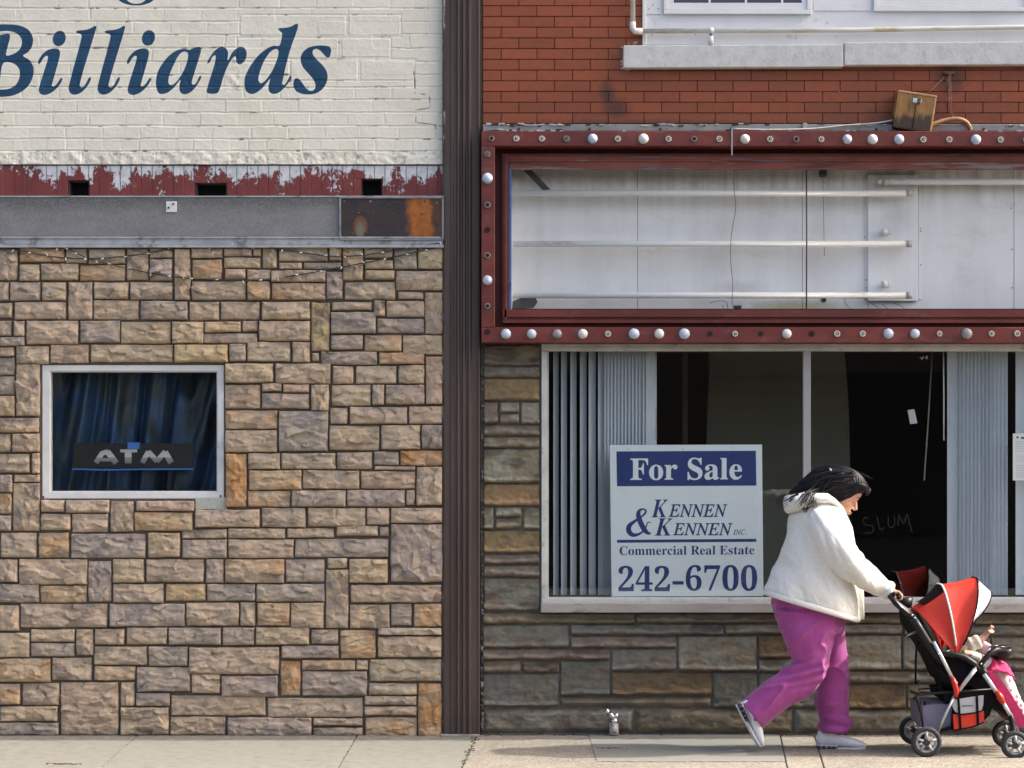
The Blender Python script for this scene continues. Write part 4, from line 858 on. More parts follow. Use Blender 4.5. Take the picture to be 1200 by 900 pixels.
# finger-drawn word in the dust
dust = M('window dust', (.035, .034, .033), .95, .4, 60)
b = B(); q = lambda L_: [(900 + x / 3.75, 400 + y / 3.75) for x, y in L_]
for i, pts in enumerate([[(442, 778), (425, 775), (417, 790), (432, 806), (460, 812), (462, 832), (440, 846), (425, 838)], [(478, 768), (486, 800), (492, 828), (512, 820)], [(530, 772), (528, 805), (540, 818), (556, 806), (556, 772)], [(572, 812), (576, 765), (596, 800), (612, 760), (622, 800), (634, 836)]]):
    stroke(b, q(pts), .55, .0 - .0028 + i * .0003 - .0, curve=True)
o = b.build('dust_writing', dust); tag(o, 'faint word SLUM drawn in dust on the dark window', 'writing')
# paper notice
nt_ = empty('paper_notice', P(1200, 563, -.004), 'white printed notice with small text at the edge of the window', 'notice')
b = B(); b.pbox(1187, 508, 1226, 563, -.0035, -.002); b.build('sheet', M('notice paper', (.52, .57, .57), .7, .04), nt_)
b = B()
for i in range(22):
    y = 517 + i * 2.0
    if i in (7, 13): continue
    x = 1189.8 + (i > 9) * 1.2
    while x < 1222:
        w = random.uniform(.8, 3.2); b.pbox(x, y, x + w, y + .55, -.0022, -.0014); x += w + .5
b.build('small_print', M('grey print', (.30, .33, .34), .8), nt_)
b = B(); b.disc(P(1192.3, 512.5, -.0016), .007, 'y', .0008, 16); b.pbox(1196.5, 512, 1220, 514.4, -.0022, -.0014); b.build('heading', M('dark print', (.06, .07, .09), .8), nt_)

# ---- FOR SALE sign standing on the inner ledge
fs = empty('for_sale_sign', P(804, 699.5, -.03), 'white and blue FOR SALE board of a commercial real estate agent with a phone number', 'sign')
board = M('white coroplast board', (.72, .77, .79), .45, .03, 3)
YS = -.030
def sp(px, py): return P(px, py, YS)
b = B(); b.poly([sp(714.5, 521.5), sp(892.8, 521), sp(894.6, 698.5), sp(716.8, 699)], .006); b.build('board', board, fs)
ink = M('navy print', (.014, .034, .16), .45, .08, 6)
b = B()
b.poly([sp(722.3, 529), sp(885.6, 528.2), sp(886.3, 569), sp(723, 569.8)], .0070)
b.poly([sp(723, 632.6), sp(886.3, 631.4), sp(886.3, 634.8), sp(723, 636)], .0070)
b.build('blue_band', ink, fs)
def mathtext(s, up, lo, dg=0x1D7CE):
    o_ = ''
    for ch in s:
        if 'A' <= ch <= 'Z': o_ += chr(up + ord(ch) - 65)
        elif 'a' <= ch <= 'z': o_ += chr(0x210E if (lo == 0x1D44E and ch == 'h') else lo + ord(ch) - 97)
        elif ch.isdigit(): o_ += chr(dg + ord(ch) - 48)
        else: o_ += ch
    return o_
def text_on(s, x0, x1, base, top, d, m, name, parent, style='bold', tilt=0.0, off=0.0):
    """serif lettering fitted between x0..x1 (photo pixels), baseline and cap height"""
    cu = bpy.data.curves.new(name, 'FONT'); U = {'bold': (0x1D400, 0x1D41A), 'bi': (0x1D468, 0x1D482), 'it': (0x1D434, 0x1D44E)}[style]
    cu.body = mathtext(s, *U); cu.size = 1; cu.offset = off; cu.resolution_u = 4; cu.extrude = 0
    t = bpy.data.objects.new(name, cu); COL.objects.link(t); bpy.context.view_layer.update()
    me = bpy.data.meshes.new_from_object(t.evaluated_get(bpy.context.evaluated_depsgraph_get())); me.name = name
    bpy.data.objects.remove(t)
    co = np.array([v.co[:] for v in me.vertices]); mx, mn = co[:, 0].max(), co[:, 0].min(); ch = .665
    for v in me.vertices:
        px = x0 + (v.co.x - mn) / (mx - mn) * (x1 - x0); py = base - v.co.y / ch * (base - top) + tilt * (px - x0)
        v.co = sp(px, py) + Vector((0, -d, 0))
    me.materials.clear(); return link(name, me, m, parent)
text_on('For Sale', 738.5, 869.5, 562.2, 538.0, .0076, board, 'heading_lettering', fs, 'bold', -.006, .006)
text_on('K', 763, 782.5, 606.2, 585.6, .0068, ink, 'agent_lettering', fs, 'bi'); text_on('ENNEN', 783.5, 852.5, 605.4, 591.8, .0068, ink, 'agent_lettering', fs, 'it', 0, .016)
text_on('K', 767, 788, 627.6, 607.6, .0068, ink, 'agent_lettering', fs, 'bi'); text_on('ENNEN', 788.5, 858.5, 627.0, 613.8, .0068, ink, 'agent_lettering', fs, 'it', 0, .016); text_on('INC.', 859, 874.8, 626.6, 620.8, .0068, ink, 'agent_lettering', fs, 'it', 0, .008)
text_on('Commercial Real Estate', 726, 883.8, 650.4, 640.4, .0068, ink, 'trade_lettering', fs, 'bold', -.006)
text_on('242', 724.6, 785, 692.8, 665.4, .0068, ink, 'phone_lettering', fs, 'bold'); text_on('-', 788, 801, 692.4, 664, .0068, ink, 'phone_lettering', fs, 'bold'); text_on('6700', 803.5, 887.2, 692.0, 664.4, .0068, ink, 'phone_lettering', fs, 'bold')
b = B(); A = [(700 + x / 4.09, 500 + y / 4.09, w / 4.09) for x, y, w in ((256, 458, 5), (240, 460, 5), (236, 474, 6), (222, 498, 8), (196, 516, 12), (168, 518, 20), (151, 500, 24), (153, 476, 22), (176, 455, 14), (208, 434, 9), (228, 416, 9), (232, 402, 8), (218, 395, 8), (202, 402, 14), (196, 420, 22), (202, 446, 24), (216, 478, 25), (232, 502, 21), (248, 512, 12), (256, 508, 5))]
b2 = B(); q2 = smooth_path(A, 5)
dS = -YS - 0  # strokes are laid at the board's own plane
def stroke_s(bb, q, d0):
    n_ = len(q); va, vb2 = [], []
    for i, (x, y, w) in enumerate(q):
        a, c_ = np.array(q[max(i - 1, 0)][:2]), np.array(q[min(i + 1, n_ - 1)][:2]); t = (c_ - a) / (np.linalg.norm(c_ - a) + 1e-9)
        dd_ = d0 + i * 2e-6
        va.append(bb.bm.verts.new(sp(x - t[1] * w / 2, y + t[0] * w / 2) + Vector((0, -dd_, 0)))); vb2.append(bb.bm.verts.new(sp(x + t[1] * w / 2, y - t[0] * w / 2) + Vector((0, -dd_, 0))))
    for i in range(n_ - 1): bb.bm.faces.new((va[i], va[i + 1], vb2[i + 1], vb2[i]))
stroke_s(b2, q2, .0066); b2.build('ampersand', ink, fs)
each('staple_hole', M('dull metal', (.2, .2, .2), .5), fs, ((736, 526), (800, 526), (858, 525), (799, 695)), lambda b, q: b.disc(sp(*q) + Vector((0, -.0065, 0)), .003, 'y', .001, 8))

# ================================================================== MARQUEE FRAME
mq = empty('marquee_sign', P(890, 402, .12), 'empty theatre-style marquee box with red frame and round bulbs above the shop window', 'marquee sign')
k = Nt('faded red enamel'); z = k.sepz()
c = k.ramp(k.noise(3.5, 6, .65, (.6, 1, 1.4)), [(.3, (.085, .015, .012)), (.55, (.145, .025, .019)), (.75, (.20, .052, .036))])
c = k.mix(k.ramp(k.noise(7, 7, .7, (1, 1, 2), w=5), [(.56, 0), (.68, .6)]), c, (.15, .085, .065))
c = k.mix(k.ramp(k.noise(28, 7, .75, w=15), [(.66, 0), (.70, .7)]), c, (.055, .035, .03))
redm = k.fin(c, .42, k.bump(k.noise(60, 4), .0007), spec=.5)
k = Nt('worn red paint over blue and grey metal'); z = k.sepz()
n1 = k.noise(4.5, 7, .68, (.28, 1, 3.2), w=2); 
c = k.ramp(k.noise(9, 5, .6, (.5, 1, 2)), [(.3, (.15, .04, .03)), (.7, (.27, .085, .062))])
c = k.mix(k.ramp(n1, [(.52, 0), (.58, .85)]), c, (.24, .25, .25)); c = k.mix(k.ramp(k.noise(4, 6, .6, (.2, 1, 6), w=33), [(.62, 0), (.63, .6)]), c, (.12, .17, .33))
c = k.mix(k.ramp(k.noise(6, 6, .7, (.3, 1, 5), w=13), [(.58, 0), (.63, .8)]), c, (.045, .03, .032))
wornm = k.fin(c, .5, k.bump(n1, .001), spec=.4)
MR = 1420                                   # the marquee carries on to the right of the picture
d_out = .17
b = B(); b.pbox(564.2, 153.6, MR, 171.0, -.02, d_out, .0025); b.pbox(564.2, 383.6, MR, 401.4, -.02, d_out, .0025); b.pbox(564.2, 171.2, 579.8, 383.4, -.02, d_out, .0025)
b.build('bulb_strip', redm, mq)
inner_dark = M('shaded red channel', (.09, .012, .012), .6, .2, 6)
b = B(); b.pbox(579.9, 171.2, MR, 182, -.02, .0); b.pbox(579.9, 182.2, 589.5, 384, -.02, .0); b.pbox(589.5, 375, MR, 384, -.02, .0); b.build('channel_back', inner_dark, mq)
b = B()  # inner bevelled frame, stepped
for (o_, dd1) in ((0, .045), (2.8, .058), (5.6, .050)):
    b.pbox(588.5 + o_, 180 + o_ * 1.1, MR, 183 + o_ * 1.1, -.0, dd1, .001); 
b.pbox(597, 189.4, MR, 198.2, .0, .040, .001)
b.build('sign_frame', wornm, mq)
b = B()
for (o_, dd1) in ((0, .045), (2.8, .058), (5.6, .050)): b.pbox(588.5 + o_ * .9, 183.1 + o_ * 1.1, 591.2 + o_ * .9, 377.5 - o_, -.0, dd1 - .002, .001)
b.build('frame_side_rail', redm, mq)
b = B()
for (o_, h_, dd1) in ((0, 4.2, .050), (4.4, 2.2, .042), (6.8, 9.0, .056)): b.pbox(589, 378.5 - o_ - h_, MR, 378.5 - o_, .0, dd1, .001)
b.build('frame_bottom_rail', redm, mq)
b = B(); b.pbox(596.8, 194, 599.4, 364, -.0, .036, .001); b.build('blue_edge', M('blue enamel edge', (.05, .17, .44), .45, .15, 5, stain=(.02, .035, .09), sthr=.66), mq)
# box interior: back panels set deep behind the front of the frame
k = Nt('streaked white sheet metal'); z = k.sepz()
c = k.ramp(k.noise(2.2, 6, .6, (1.5, 1, .8)), [(.3, (.64, .65, .65)), (.55, (.73, .745, .75)), (.75, (.75, .775, .80))])
st_ = k.noise(16, 5, .6, (1, 1, .05), w=3); low = k.ramp(k.math('SUBTRACT', z[2], P(0, 245).z - P(890, 402, .12).z), [(0.0, 0.12), (.22, 1.0)])
c = k.mix(k.math('MULTIPLY', k.ramp(st_, [(.38, 0), (.7, .75)]), low), c, (.30, .28, .24))
c = k.mix(k.ramp(k.noise(40, 6, .75, (1, 1, .7), w=8), [(.70, 0), (.73, .6)]), c, (.12, .11, .10))
c = k.mix(k.ramp(k.noise(3.5, 6, .7, (.6, 1, 1.4), w=41), [(.56, 0), (.72, .35)]), c, (.40, .39, .35))
mo = P(890, 402, .12)
c = k.mix(k.ramp(spot(k, 935, 357, 75, 9, mo.x, mo.z), [(.3, .65), (1.0, 0.0)]), c, (.36, .34, .16)); c = k.mix(k.ramp(spot(k, 1056, 250, 26, 26, mo.x, mo.z), [(.2, .3), (1.0, 0.0)]), c, (.3, .3, .29))
c = k.mix(k.ramp(spot(k, 870, 335, 40, 12, mo.x, mo.z), [(.2, .35), (1.0, 0.0)]), c, (.33, .31, .28)); c = k.mix(k.ramp(spot(k, 760, 190, 420, 26, mo.x, mo.z), [(.5, .5), (1.15, 0.0)]), c, (.30, .28, .25))  # the broad upper patch paints overhead shade into the panel colour
panelm = k.fin(c, .4, k.bump(k.noise(8, 3, .5, (1, 1, .4)), .002), spec=.4)
YP = -.15
b = B()
for x0, x1 in ((599.4, 747), (747.5, 940), (940.5, 1017), (1017.4, 1188), (1188.5, MR)): b.pbox(x0, 190, x1, 372, YP - .004, YP + random.uniform(0, .002), .001)
b.build('back_panel', panelm, mq)
b = B(); b.pbox(599.4, 186, MR, 189, YP, .0); b.pbox(599.4, 364.5, MR, 368, YP, .05); b.pbox(597.2, 189, 599.3, 366, YP, .0); b.build('box_lining', panelm, mq)
b = B(); p0, p1 = P(606, 192, .0), P(642, 222, -.10)
for (a_, c_) in (((604, 190), (643, 223)), ):
    b.poly([P(a_[0], a_[1], -.08), P(a_[0] + 9, a_[1] - 1, -.08), P(c_[0] + 2, c_[1] - 1, -.08), P(c_[0] - 7, c_[1], -.08)], .006)
b.poly([P(600, 362, -.06), P(601, 353, -.06), P(612, 348.5, -.06), P(627, 348, -.06), P(630, 354, -.06), P(625, 361, -.06), P(608, 362, -.06)], .006)
b.build('corner_brace', M('dark steel brace', (.05, .048, .045), .6, .3, 20), mq)
b = B(); b.pbox(1013.5, 205, 1018, 350, YP + .002, YP + .006); b.pbox(1017, 204.5, 1076, 353, YP + .006, YP + .022, .003); b.pbox(1076.5, 212, 1080.5, 351, YP + .002, YP + .006); b.build('access_plate', panelm, mq)
each('screw_head', M('dull screw', (.12, .1, .1), .6), mq, ((1013.5, 278), (1015, 328), (1015, 337), (1079, 268), (1079, 271), (1079, 310.5), (1185, 244), (1186, 292), (1186, 337), (1015, 208)), lambda b, q: b.disc(P(q[0], q[1], YP + .0235 if q[0] in (1015, 1013.5, 1079) else YP + .004), .004, 'y', .003, 8))
for px, py in ((1038, 272.5), (1038, 333.5)):
    b = B(); p = P(px, py, YP + .02); b.tube([p + Vector((.015, 0, 0)), p + Vector((.006, -.03, 0))], .013, n=12); b.tube([p + Vector((.0, -.03, 0)), p + Vector((-.028, -.035, 0))], .0195, n=14); b.build('lamp_holder', white_metal, mq)
tube_m = M('old fluorescent tube', (.76, .77, .74), .3, .05, 3, stain=(.40, .38, .33), sthr=.64, sscale=5, stretch=(.4, 1, 1))
for (x0, x1, y) in ((601, 1062, 226.3), (601, 1062, 285.9), (601, 1062, 346.2), (1041, MR, 212.8)):
    t_ = B(); d_ = -.06; t_.tube([P(x0, y, d_), P(x1, y + (.4 if y < 230 else .0), d_)], .0185, n=16); t = t_.build('fluorescent_tube', tube_m, mq)
    e = B(); xe = x1 if x0 < 1000 else x0 - 6
    e.tube([P(xe, y, d_), P(xe + 6.5, y, d_)], .0205, n=14); 
    if x0 > 1000: e.tube([P(xe - 2, y, d_), P(xe - 8, y, d_)], .017, n=12)
    e.build('end_cap', M('grey lamp cap', (.42, .42, .40), .4, .2, 30), t)
b = B(); b.tube([P(945, 190, .01), P(945.3, 280, .012), P(945, 366, .01)], .0045, n=8); b.build('cable', M('dark cable', (.06, .065, .075), .5), mq)
b = B()
sq = smooth_path([(861, 196), (860, 216), (862, 245), (857.5, 272), (856, 300), (858.5, 330), (858, 352), (859, 361)], 5); b.tube([P(q[0], q[1], -.01) for q in sq], .0022, n=6)
for pts in ([(832, 355), (842, 352.5), (851, 354), (853, 362)], [(846, 357), (848, 362)], [(990, 350), (991, 356), (997, 362)], [(1013, 350), (1022, 356), (1030, 361)], [(1034, 356), (1040, 362)], [(1048, 355), (1060, 361)], [(964, 200), (965, 240), (966, 300)]):
    bq = B(); bq.tube([P(q[0], q[1], -.09) for q in smooth_path(pts, 4)], .0018, n=6); bq.build('loose_wire', M('old wiring', (.12, .10, .09), .6, .3, 20), mq)
b.build('loose_wire', M('old wiring', (.12, .10, .09), .6, .3, 20), mq)
blk = M('black clip', (.02, .02, .02), .6)
B().pbox(860, 357.8, 869, 361.5, -.04, -.02, .002).build('cable_clip', blk, mq)
B().pbox(961.5, 196, 969, 206, -.12, -.05, .003).build('hanger', blk, mq)
B().disc(P(965.5, 351, YP + .003), .015, 'y', .003, 14).build('knockout_hole', blk, mq)
# grey flashing on top
b = B(); b.pbox(566, 145.6, MR, 153.4, .0, .10, .002)
n_ = len(b.bm.verts)
b.build('flashing', M('grey flashing', (.24, .26, .255), .6, .2, 8, stain=(.09, .09, .05), sthr=.63, sscale=5, bump=.001), mq)
b = B()
for i in range(150):
    x = random.uniform(566, MR) if i > 60 else random.uniform(567, 660); r = random.uniform(.5, 2.6); y = random.choice([146.2, 145.4, 153.2]) + random.gauss(0, .7)
    b.mi = 0 if random.random() < .55 else 1; b.pbox(x - r * 1.8, y - .6, x + r * 1.8, y + .6, .09, .104 + random.random() * .002, .0005)
b.build('sealant_remains', [M('white sealant', (.52, .53, .52), .8, .2, 30), M('black tar', (.018, .018, .018), .7, .3, 30)], mq)
each('bolt_head', M('rusty bolt head', (.07, .05, .03), .8), mq, (608, 691, 774, 857, 941, 1027, 1153), lambda b, x: b.disc(P(x, 151, .103), .008, 'y', .004, 9))
b = B(); b.pbox(857, 150, 858.6, 182, .172, .176); b.pbox(941, 144, 945.5, 151, .09, .112, .001); b.build('joint_cover', M('bare zinc', (.35, .36, .38), .5, .2, 20, stain=(.1, .06, .03), sthr=.6), mq)
# bulbs, sockets and empty holes
row_t = [(576, 'h'), (605, 's'), (635, 's'), (664, 'd'), (694.5, 'b'), (724, 's'), (754, 'w'), (783.5, 's'), (813.5, 'h'), (843, 's'), (873, 'w'), (902.5, 's'), (933, 'h'), (962.5, 's'), (992.7, 'b'), (1022.5, 'w'), (1053.5, 'b'), (1082, 's'), (1112.5, 's'), (1143.5, 'b'), (1172.5, 's'), (1202, 'd'), (1232, 'b'), (1262, 's'), (1292, 'b'), (1322, 's'), (1352, 'b'), (1382, 's')]
row_l = [(180.5, 'd'), (209, 'b'), (240, 'h'), (269.3, 'e'), (299.3, 'h'), (328.3, 'b'), (358.6, 'h'), (389, 'e')]
row_b = [(593, 'b'), (623, 'b'), (653, 'g'), (683, 'w'), (712.5, 's'), (743, 'b'), (772.5, 'w'), (802, 'b'), (832, 'e'), (861.5, 's'), (891.5, 'e'), (922, 'w'), (951, 'e'), (981, 's'), (1011, 's'), (1041, 'b'), (1072, 'b'), (1101, 's'), (1133, 'g'), (1162, 's'), (1192, 's'), (1222, 'b'), (1252, 's'), (1282, 'b'), (1312, 'b'), (1342, 's'), (1372, 'b')]
bulb_ms = {'b': M('milky blue-white bulb', (.46, .52, .62), .38, .25, 14, stain=(.30, .30, .30), sthr=.64, sscale=40), 'w': M('dusty white bulb', (.64, .65, .64), .4, .15, 25, stain=(.4, .38, .34), sthr=.66), 'g': M('sooty bulb', (.27, .265, .27), .4, .2, 25)}
sock_m = M('porcelain socket', (.55, .54, .48), .4, .15, 40); sock_d = M('grey socket', (.22, .22, .21), .5, .3, 40); hole_m = M('socket hole', (.012, .008, .008), .9); hole_rim = M('dull socket rim', (.26, .24, .23), .5, .3, 50)
protos = {}
def fitting(kind, p):
    if kind not in protos:
        b = B()
        if kind in 'bwg':
            b.disc((0, -.004, 0), .031, 'y', .008, 20); b.dome((0, -.008, 0), .0295, .024, 20, 7); o = b.build('bulb', bulb_ms[kind], None); protos[kind] = [o]
        else:
            r_ = .0185 if kind != 'e' else .0175
            b.tube([(0, 0, 0), (0, -.010, 0)], [r_, r_ * .93], n=20) if kind != 'e' else b.tube([(0, 0, 0), (0, -.001, 0)], [r_, r_], n=18)
            b.mi = 1
            rr = {'s': .009, 'd': .010, 'h': .0115, 'e': .0165}[kind]; b.disc((0, -.0112 if kind != 'e' else -.0018, 0), rr, 'y', .002, 16)
            if kind in 'sd': b.mi = 0; b.disc((0.001, -.013, 0.001), .0045 if kind == 's' else .005, 'y', .003, 8)
            o = b.build('bulb_socket', [{'s': sock_m, 'd': sock_d, 'h': hole_rim, 'e': M('rusty rim', (.06, .02, .018), .8)}[kind], hole_m], None); protos[kind] = [o]
        o = protos[kind][0]
    else: o = protos[kind][0].copy(); COL.objects.link(o)
    o.parent = mq; o.location = p - mq.location; o.rotation_euler = (0, random.random() * 6, 0); s_ = random.uniform(.90, 1.05); o.scale = (s_, 1, s_)
fr_ = d_out + .0005
DZ = D / (D - fr_)
# the strip stands forward of the facade, so its fittings are set at that depth
def Pm(px, py): return P(px, py, fr_)

# ---- low row across the street: added out of view so the shop glass reflects something dark
op = empty('brick_building', (0, -18, 0), 'low dark building across the street, added unseen to darken the shop window reflection', 'building')
b = B(); b.box(-24, 24, -24, -17.6, -.05, 3.4); b.build('wall', M('dark brown brick', (.05, .042, .036), .9, .2, 2), op)
for i in range(9):
    x = -20 + i * 5; b = B(); b.box(x - 1.6, x + 1.6, -17.59, -17.56, .7, 2.9); w_ = b.build('window', M('dark shop glass', (.012, .012, .014), .2), op)
for x, kd in row_t: fitting(kd, Pm(x, 162.3 + (x - 576) * .0023))
for y, kd in [((r[0]), r[1]) for r in row_l]: fitting(kd, Pm(571.3, y))
for x, kd in row_b: fitting(kd, Pm(x, 391.3 - (x - 593) * .0006))
# ---- wooden box lying on top of the marquee, with a hose and wires
wb = empty('wooden_box', P(1070, 154, .13), 'small weathered brown wooden box tilted on top of the marquee frame', 'box')
k = Nt('weathered varnished wood'); z = k.sepz()
c = k.ramp(k.noise(13, 7, .65, (1.6, 1, .35)), [(.3, (.08, .035, .012)), (.48, (.26, .13, .035)), (.7, (.36, .19, .06))])
dk = k.ramp(k.math('ADD', k.math('MULTIPLY', k.math('ADD', z[2], .0), -7.0), k.math('MULTIPLY', k.noise(16, 6, .7, (1, 1, .4), w=4), 1.0)), [(.0, 0), (.55, .92)])
c = k.mix(k.ramp(k.noise(20, 7, .7, (1.2, 1, .3), w=9), [(.54, 0), (.66, .8)]), c, (.035, .022, .014))
c = k.mix(k.ramp(k.math('ADD', k.math('MULTIPLY', z[2], 5.0), k.noise(12, 6, .7, (1.5, 1, .5), w=19)), [(.85, .92), (1.35, 0)]), c, (.022, .012, .008))
woodm = k.fin(c, .55, k.bump(k.noise(60, 5, .6, (2, 1, .2)), .001))
pale = M('pale lit wood edge', (.40, .22, .11), .7, .3, 30)  # paler colour paints the light on the right side into the wood
rot = Matrix.Rotation(R(8.5), 4, 'Y')
def lb(bb, x0, x1, y0, y1, z0, z1, bev=.002): bb.box(x0, x1, y0, y1, z0, z1, bev, mat=Matrix.Translation(P(1071, 131.5, .13)) @ rot)
b = B(); lb(b, -.103, .103, -.03, -.02, -.108, .100); lb(b, -.103, .103, .07, .08, -.108, .100); lb(b, -.115, -.103, -.03, .08, -.11, .104); lb(b, -.103, .103, -.03, .08, -.112, -.102)
b.build('box_body', woodm, wb)
b = B(); lb(b, -.116, .116, -.032, .082, .1005, .112); lb(b, .1035, .116, -.031, .081, -.11, .100); b.build('box_edge', pale, wb)
b = B(); lb(b, -.022, .030, -.036, -.0305, .052, .078); b.mi = 1; lb(b, .004, .026, -.040, -.0365, .050, .082); b.build('latch', [M('bright hasp', (.6, .62, .66), .3, .2, 40, metal=.6), M('dark hasp', (.08, .08, .08), .5)], wb)
b = B(); lb(b, -.002, .003, -.0312, -.0302, -.10, .045); b.build('board_joint', M('dark split', (.02, .012, .008), .9), wb)
hs = empty('wall_bracket', P(1113, 88, .02), 'rusty wall bracket with wires holding a stub of tan hose above the marquee', 'bracket')
b = B(); b.pbox(1107, 83.5, 1119, 86.5, .004, .05, .002); b.pbox(1108.5, 86, 1113, 101, .004, .012, .001); b.build('bracket_plate', M('rusty bracket', (.14, .075, .035), .8, .4, 40), hs)
b = B()
for pts in ([(1112, 84, .05), (1112.3, 120, .05), (1115, 139, .07)], [(1114, 85, .05), (1114.5, 122, .05), (1113.5, 138, .07)], [(1107, 90, .04), (1096, 101, .06), (1085, 111.5, .10)], [(1113.5, 128, .05), (1117, 135, .06), (1116, 140, .08)]):
    b.tube([P(*q) for q in pts], .0025, n=6)
b.build('tie_wire', M('rusty tie wire', (.24, .13, .08), .8, .3, 30), hs)
b = B(); sq = smooth_path([(1088, 149, .13), (1098, 144, .13), (1110, 140.5, .12), (1123, 139.5, .12), (1132, 143, .11), (1136.5, 150, .10), (1136.5, 155, .09)], 6)
b.tube([P(*q) for q in sq], [.0125 + .0012 * (i % 2) for i in range(len(sq))], n=12); b.build('hose', M('tan corrugated hose', (.30, .16, .075), .6, .3, 20), hs)
b = B(); sq = smooth_path([(858, 151, .11), (900, 152, .12), (950, 151, .12), (990, 147, .12), (1025, 144.5, .12), (1048, 140.5, .12)], 5); b.tube([P(*q) for q in sq], .0048, n=7); o = b.build('white_cable', M('white cable', (.50, .50, .48), .5, .2, 20)); tag(o, 'thin white cable running along the marquee top to the wooden box', 'cable')
b = B(); b.pbox(960.2, 105, 962.4, 129.5, .003, .007, .001); b.pbox(983, 106, 984.6, 109, .003, .006, .0005); b.build('paint_strip', M('white streak', (.6, .6, .6), .7), shop)
# ---- hose tap at the foot of the wall
tp = empty('wall_tap', P(719, 861, .03), 'small chrome tap on a rusty white stub at the foot of the shop wall', 'tap')
b = B(); b.tube([P(719.5, 861, .07), P(719.5, 847.5, .07)], [.030, .026], n=14); b.build('stub_pipe', M('chipped white stub', (.46, .43, .42), .7, .2, 30, stain=(.22, .12, .08), sthr=.56, sscale=30), tp)
b = B(); b.tube([P(720, 848, .07), P(720, 842, .07)], [.022, .019], n=12); b.tube([P(721, 844, .07), P(717, 839, .08), P(712, 834, .09)], [.016, .015, .012], n=12); b.tube([P(714, 836, .09), P(709.5, 832, .11)], [.017, .013], n=12); b.tube([P(722, 843, .07), P(722.5, 836, .075)], [.014, .010], n=10); b.tube([P(709, 835, .1), P(712, 830.5, .1)], .008, n=8)
b.build('valve', chrome, tp)

# ================================================================== PEOPLE
def remesh(b, name, m, parent, vox, sm=4, disp=None, smf=.5):
    bmesh.ops.recalc_face_normals(b.bm, faces=list(b.bm.faces))
    me = bpy.data.meshes.new(name); b.bm.to_mesh(me); b.bm.free(); o = bpy.data.objects.new(name, me); COL.objects.link(o)
    r = o.modifiers.new('r', 'REMESH'); r.mode = 'VOXEL'; r.voxel_size = vox; r.use_smooth_shade = True
    if sm: q = o.modifiers.new('s', 'SMOOTH'); q.iterations = sm; q.factor = smf
    bpy.context.view_layer.update(); me2 = bpy.data.meshes.new_from_object(o.evaluated_get(bpy.context.evaluated_depsgraph_get())); bpy.data.objects.remove(o); me2.name = name
    if disp:
        n = len(me2.vertices); co = np.zeros(n * 3); me2.vertices.foreach_get('co', co); co = co.reshape(-1, 3)
        nr = np.zeros(n * 3); me2.vertices.foreach_get('normal', nr); nr = nr.reshape(-1, 3)
        co = co + nr * disp(co, nr)[:, None]; me2.vertices.foreach_set('co', co.reshape(-1)); me2.update()
    me2.materials.clear(); return link(name, me2, m, parent, True)
DW = .78
def Q(px, py, dy=0.0): return P(px, py, DW + dy)
skin = M('skin', (.44, .235, .16), .5, .12, 14, bump=.0004, bscale=200); skin.node_tree.nodes['Principled BSDF'].inputs['Subsurface Weight'].default_value = .08
skin.node_tree.nodes['Principled BSDF'].inputs['Subsurface Radius'].default_value = (.02, .008, .004)
woman = empty('person', Q(965, 880), 'person with long dark hair, cream fleece jacket and magenta trousers pushing a stroller', 'person')
# head frame
HC = Q(988, 579.5); fw = Vector((.84, 0, -.545)); up = Vector((.545, 0, .84)); sd = Vector((0, -1, 0))
HM = Matrix((fw, sd, up)).transposed().to_4x4(); HM.translation = HC
def hp(x, y, z): return HM @ Vector((x, y, z))
b = B()
prof = [(-.118, .030, .062, .018), (-.110, .012, .078, .034), (-.095, -.010, .082, .050), (-.078, -.035, .078, .058), (-.066, -.055, .084, .060), (-.056, -.066, .084, .063), (-.040, -.080, .084, .066), (-.015, -.092, .080, .070), (.004, -.096, .078, .072), (.020, -.098, .088, .074), (.050, -.096, .091, .074), (.080, -.082, .080, .066), (.100, -.058, .058, .048), (.114, -.020, .020, .018)]
HS = 1.0
def lp(s_, rings, n=28):
    out = []
    for z, xb, xf, w in rings:
        row = []
        for j in range(n):
            t = 2 * math.pi * j / n; row.append(s_.bm.verts.new(hp(((xb + xf) / 2 + (xf - xb) / 2 * math.cos(t)) * HS, w * math.sin(t) * HS * (1 - .12 * max(0, math.cos(t))), z * HS)))
        out.append(row)
    for i in range(len(out) - 1):
        for j in range(n): s_.bm.faces.new((out[i][j], out[i][(j + 1) % n], out[i + 1][(j + 1) % n], out[i + 1][j]))
    s_.bm.faces.new(out[0][::-1]); s_.bm.faces.new(out[-1])
lp(b, prof)
b.tube([hp(.078, 0, .010), hp(.092, 0, -.012), hp(.104, 0, -.030), hp(.094, 0, -.040)], [.008, .010, .013, .008], n=12)       # nose
for s_ in (-1, 1):
    b.tube([hp(.085, s_ * .010, -.036), hp(.096, s_ * .009, -.034)], [.007, .005], n=8)
    b.tube([hp(.080, s_ * .014, .022), hp(.076, s_ * .044, .018)], [.008, .005], n=8)                                         # brow ridge
    b.tube([hp(.066, s_ * .032, .002), hp(.074, s_ * .030, .001)], [.014, .008], n=12)                                         # closed eyelid
    b.tube([hp(.0, s_ * .068, -.012), hp(-.01, s_ * .078, .0), hp(-.004, s_ * .074, .018)], [.008, .012, .007], n=10)         # ear
    b.tube([hp(.045, s_ * .045, -.03), hp(.055, s_ * .038, -.045)], [.016, .014], n=10)                                        # cheek
b.tube([hp(.082, -.022, -.064), hp(.091, 0, -.061), hp(.082, .022, -.064)], [.004, .0065, .004], n=10)
b.tube([hp(.080, -.020, -.073), hp(.088, 0, -.074), hp(.080, .020, -.073)], [.004, .007, .004], n=10)
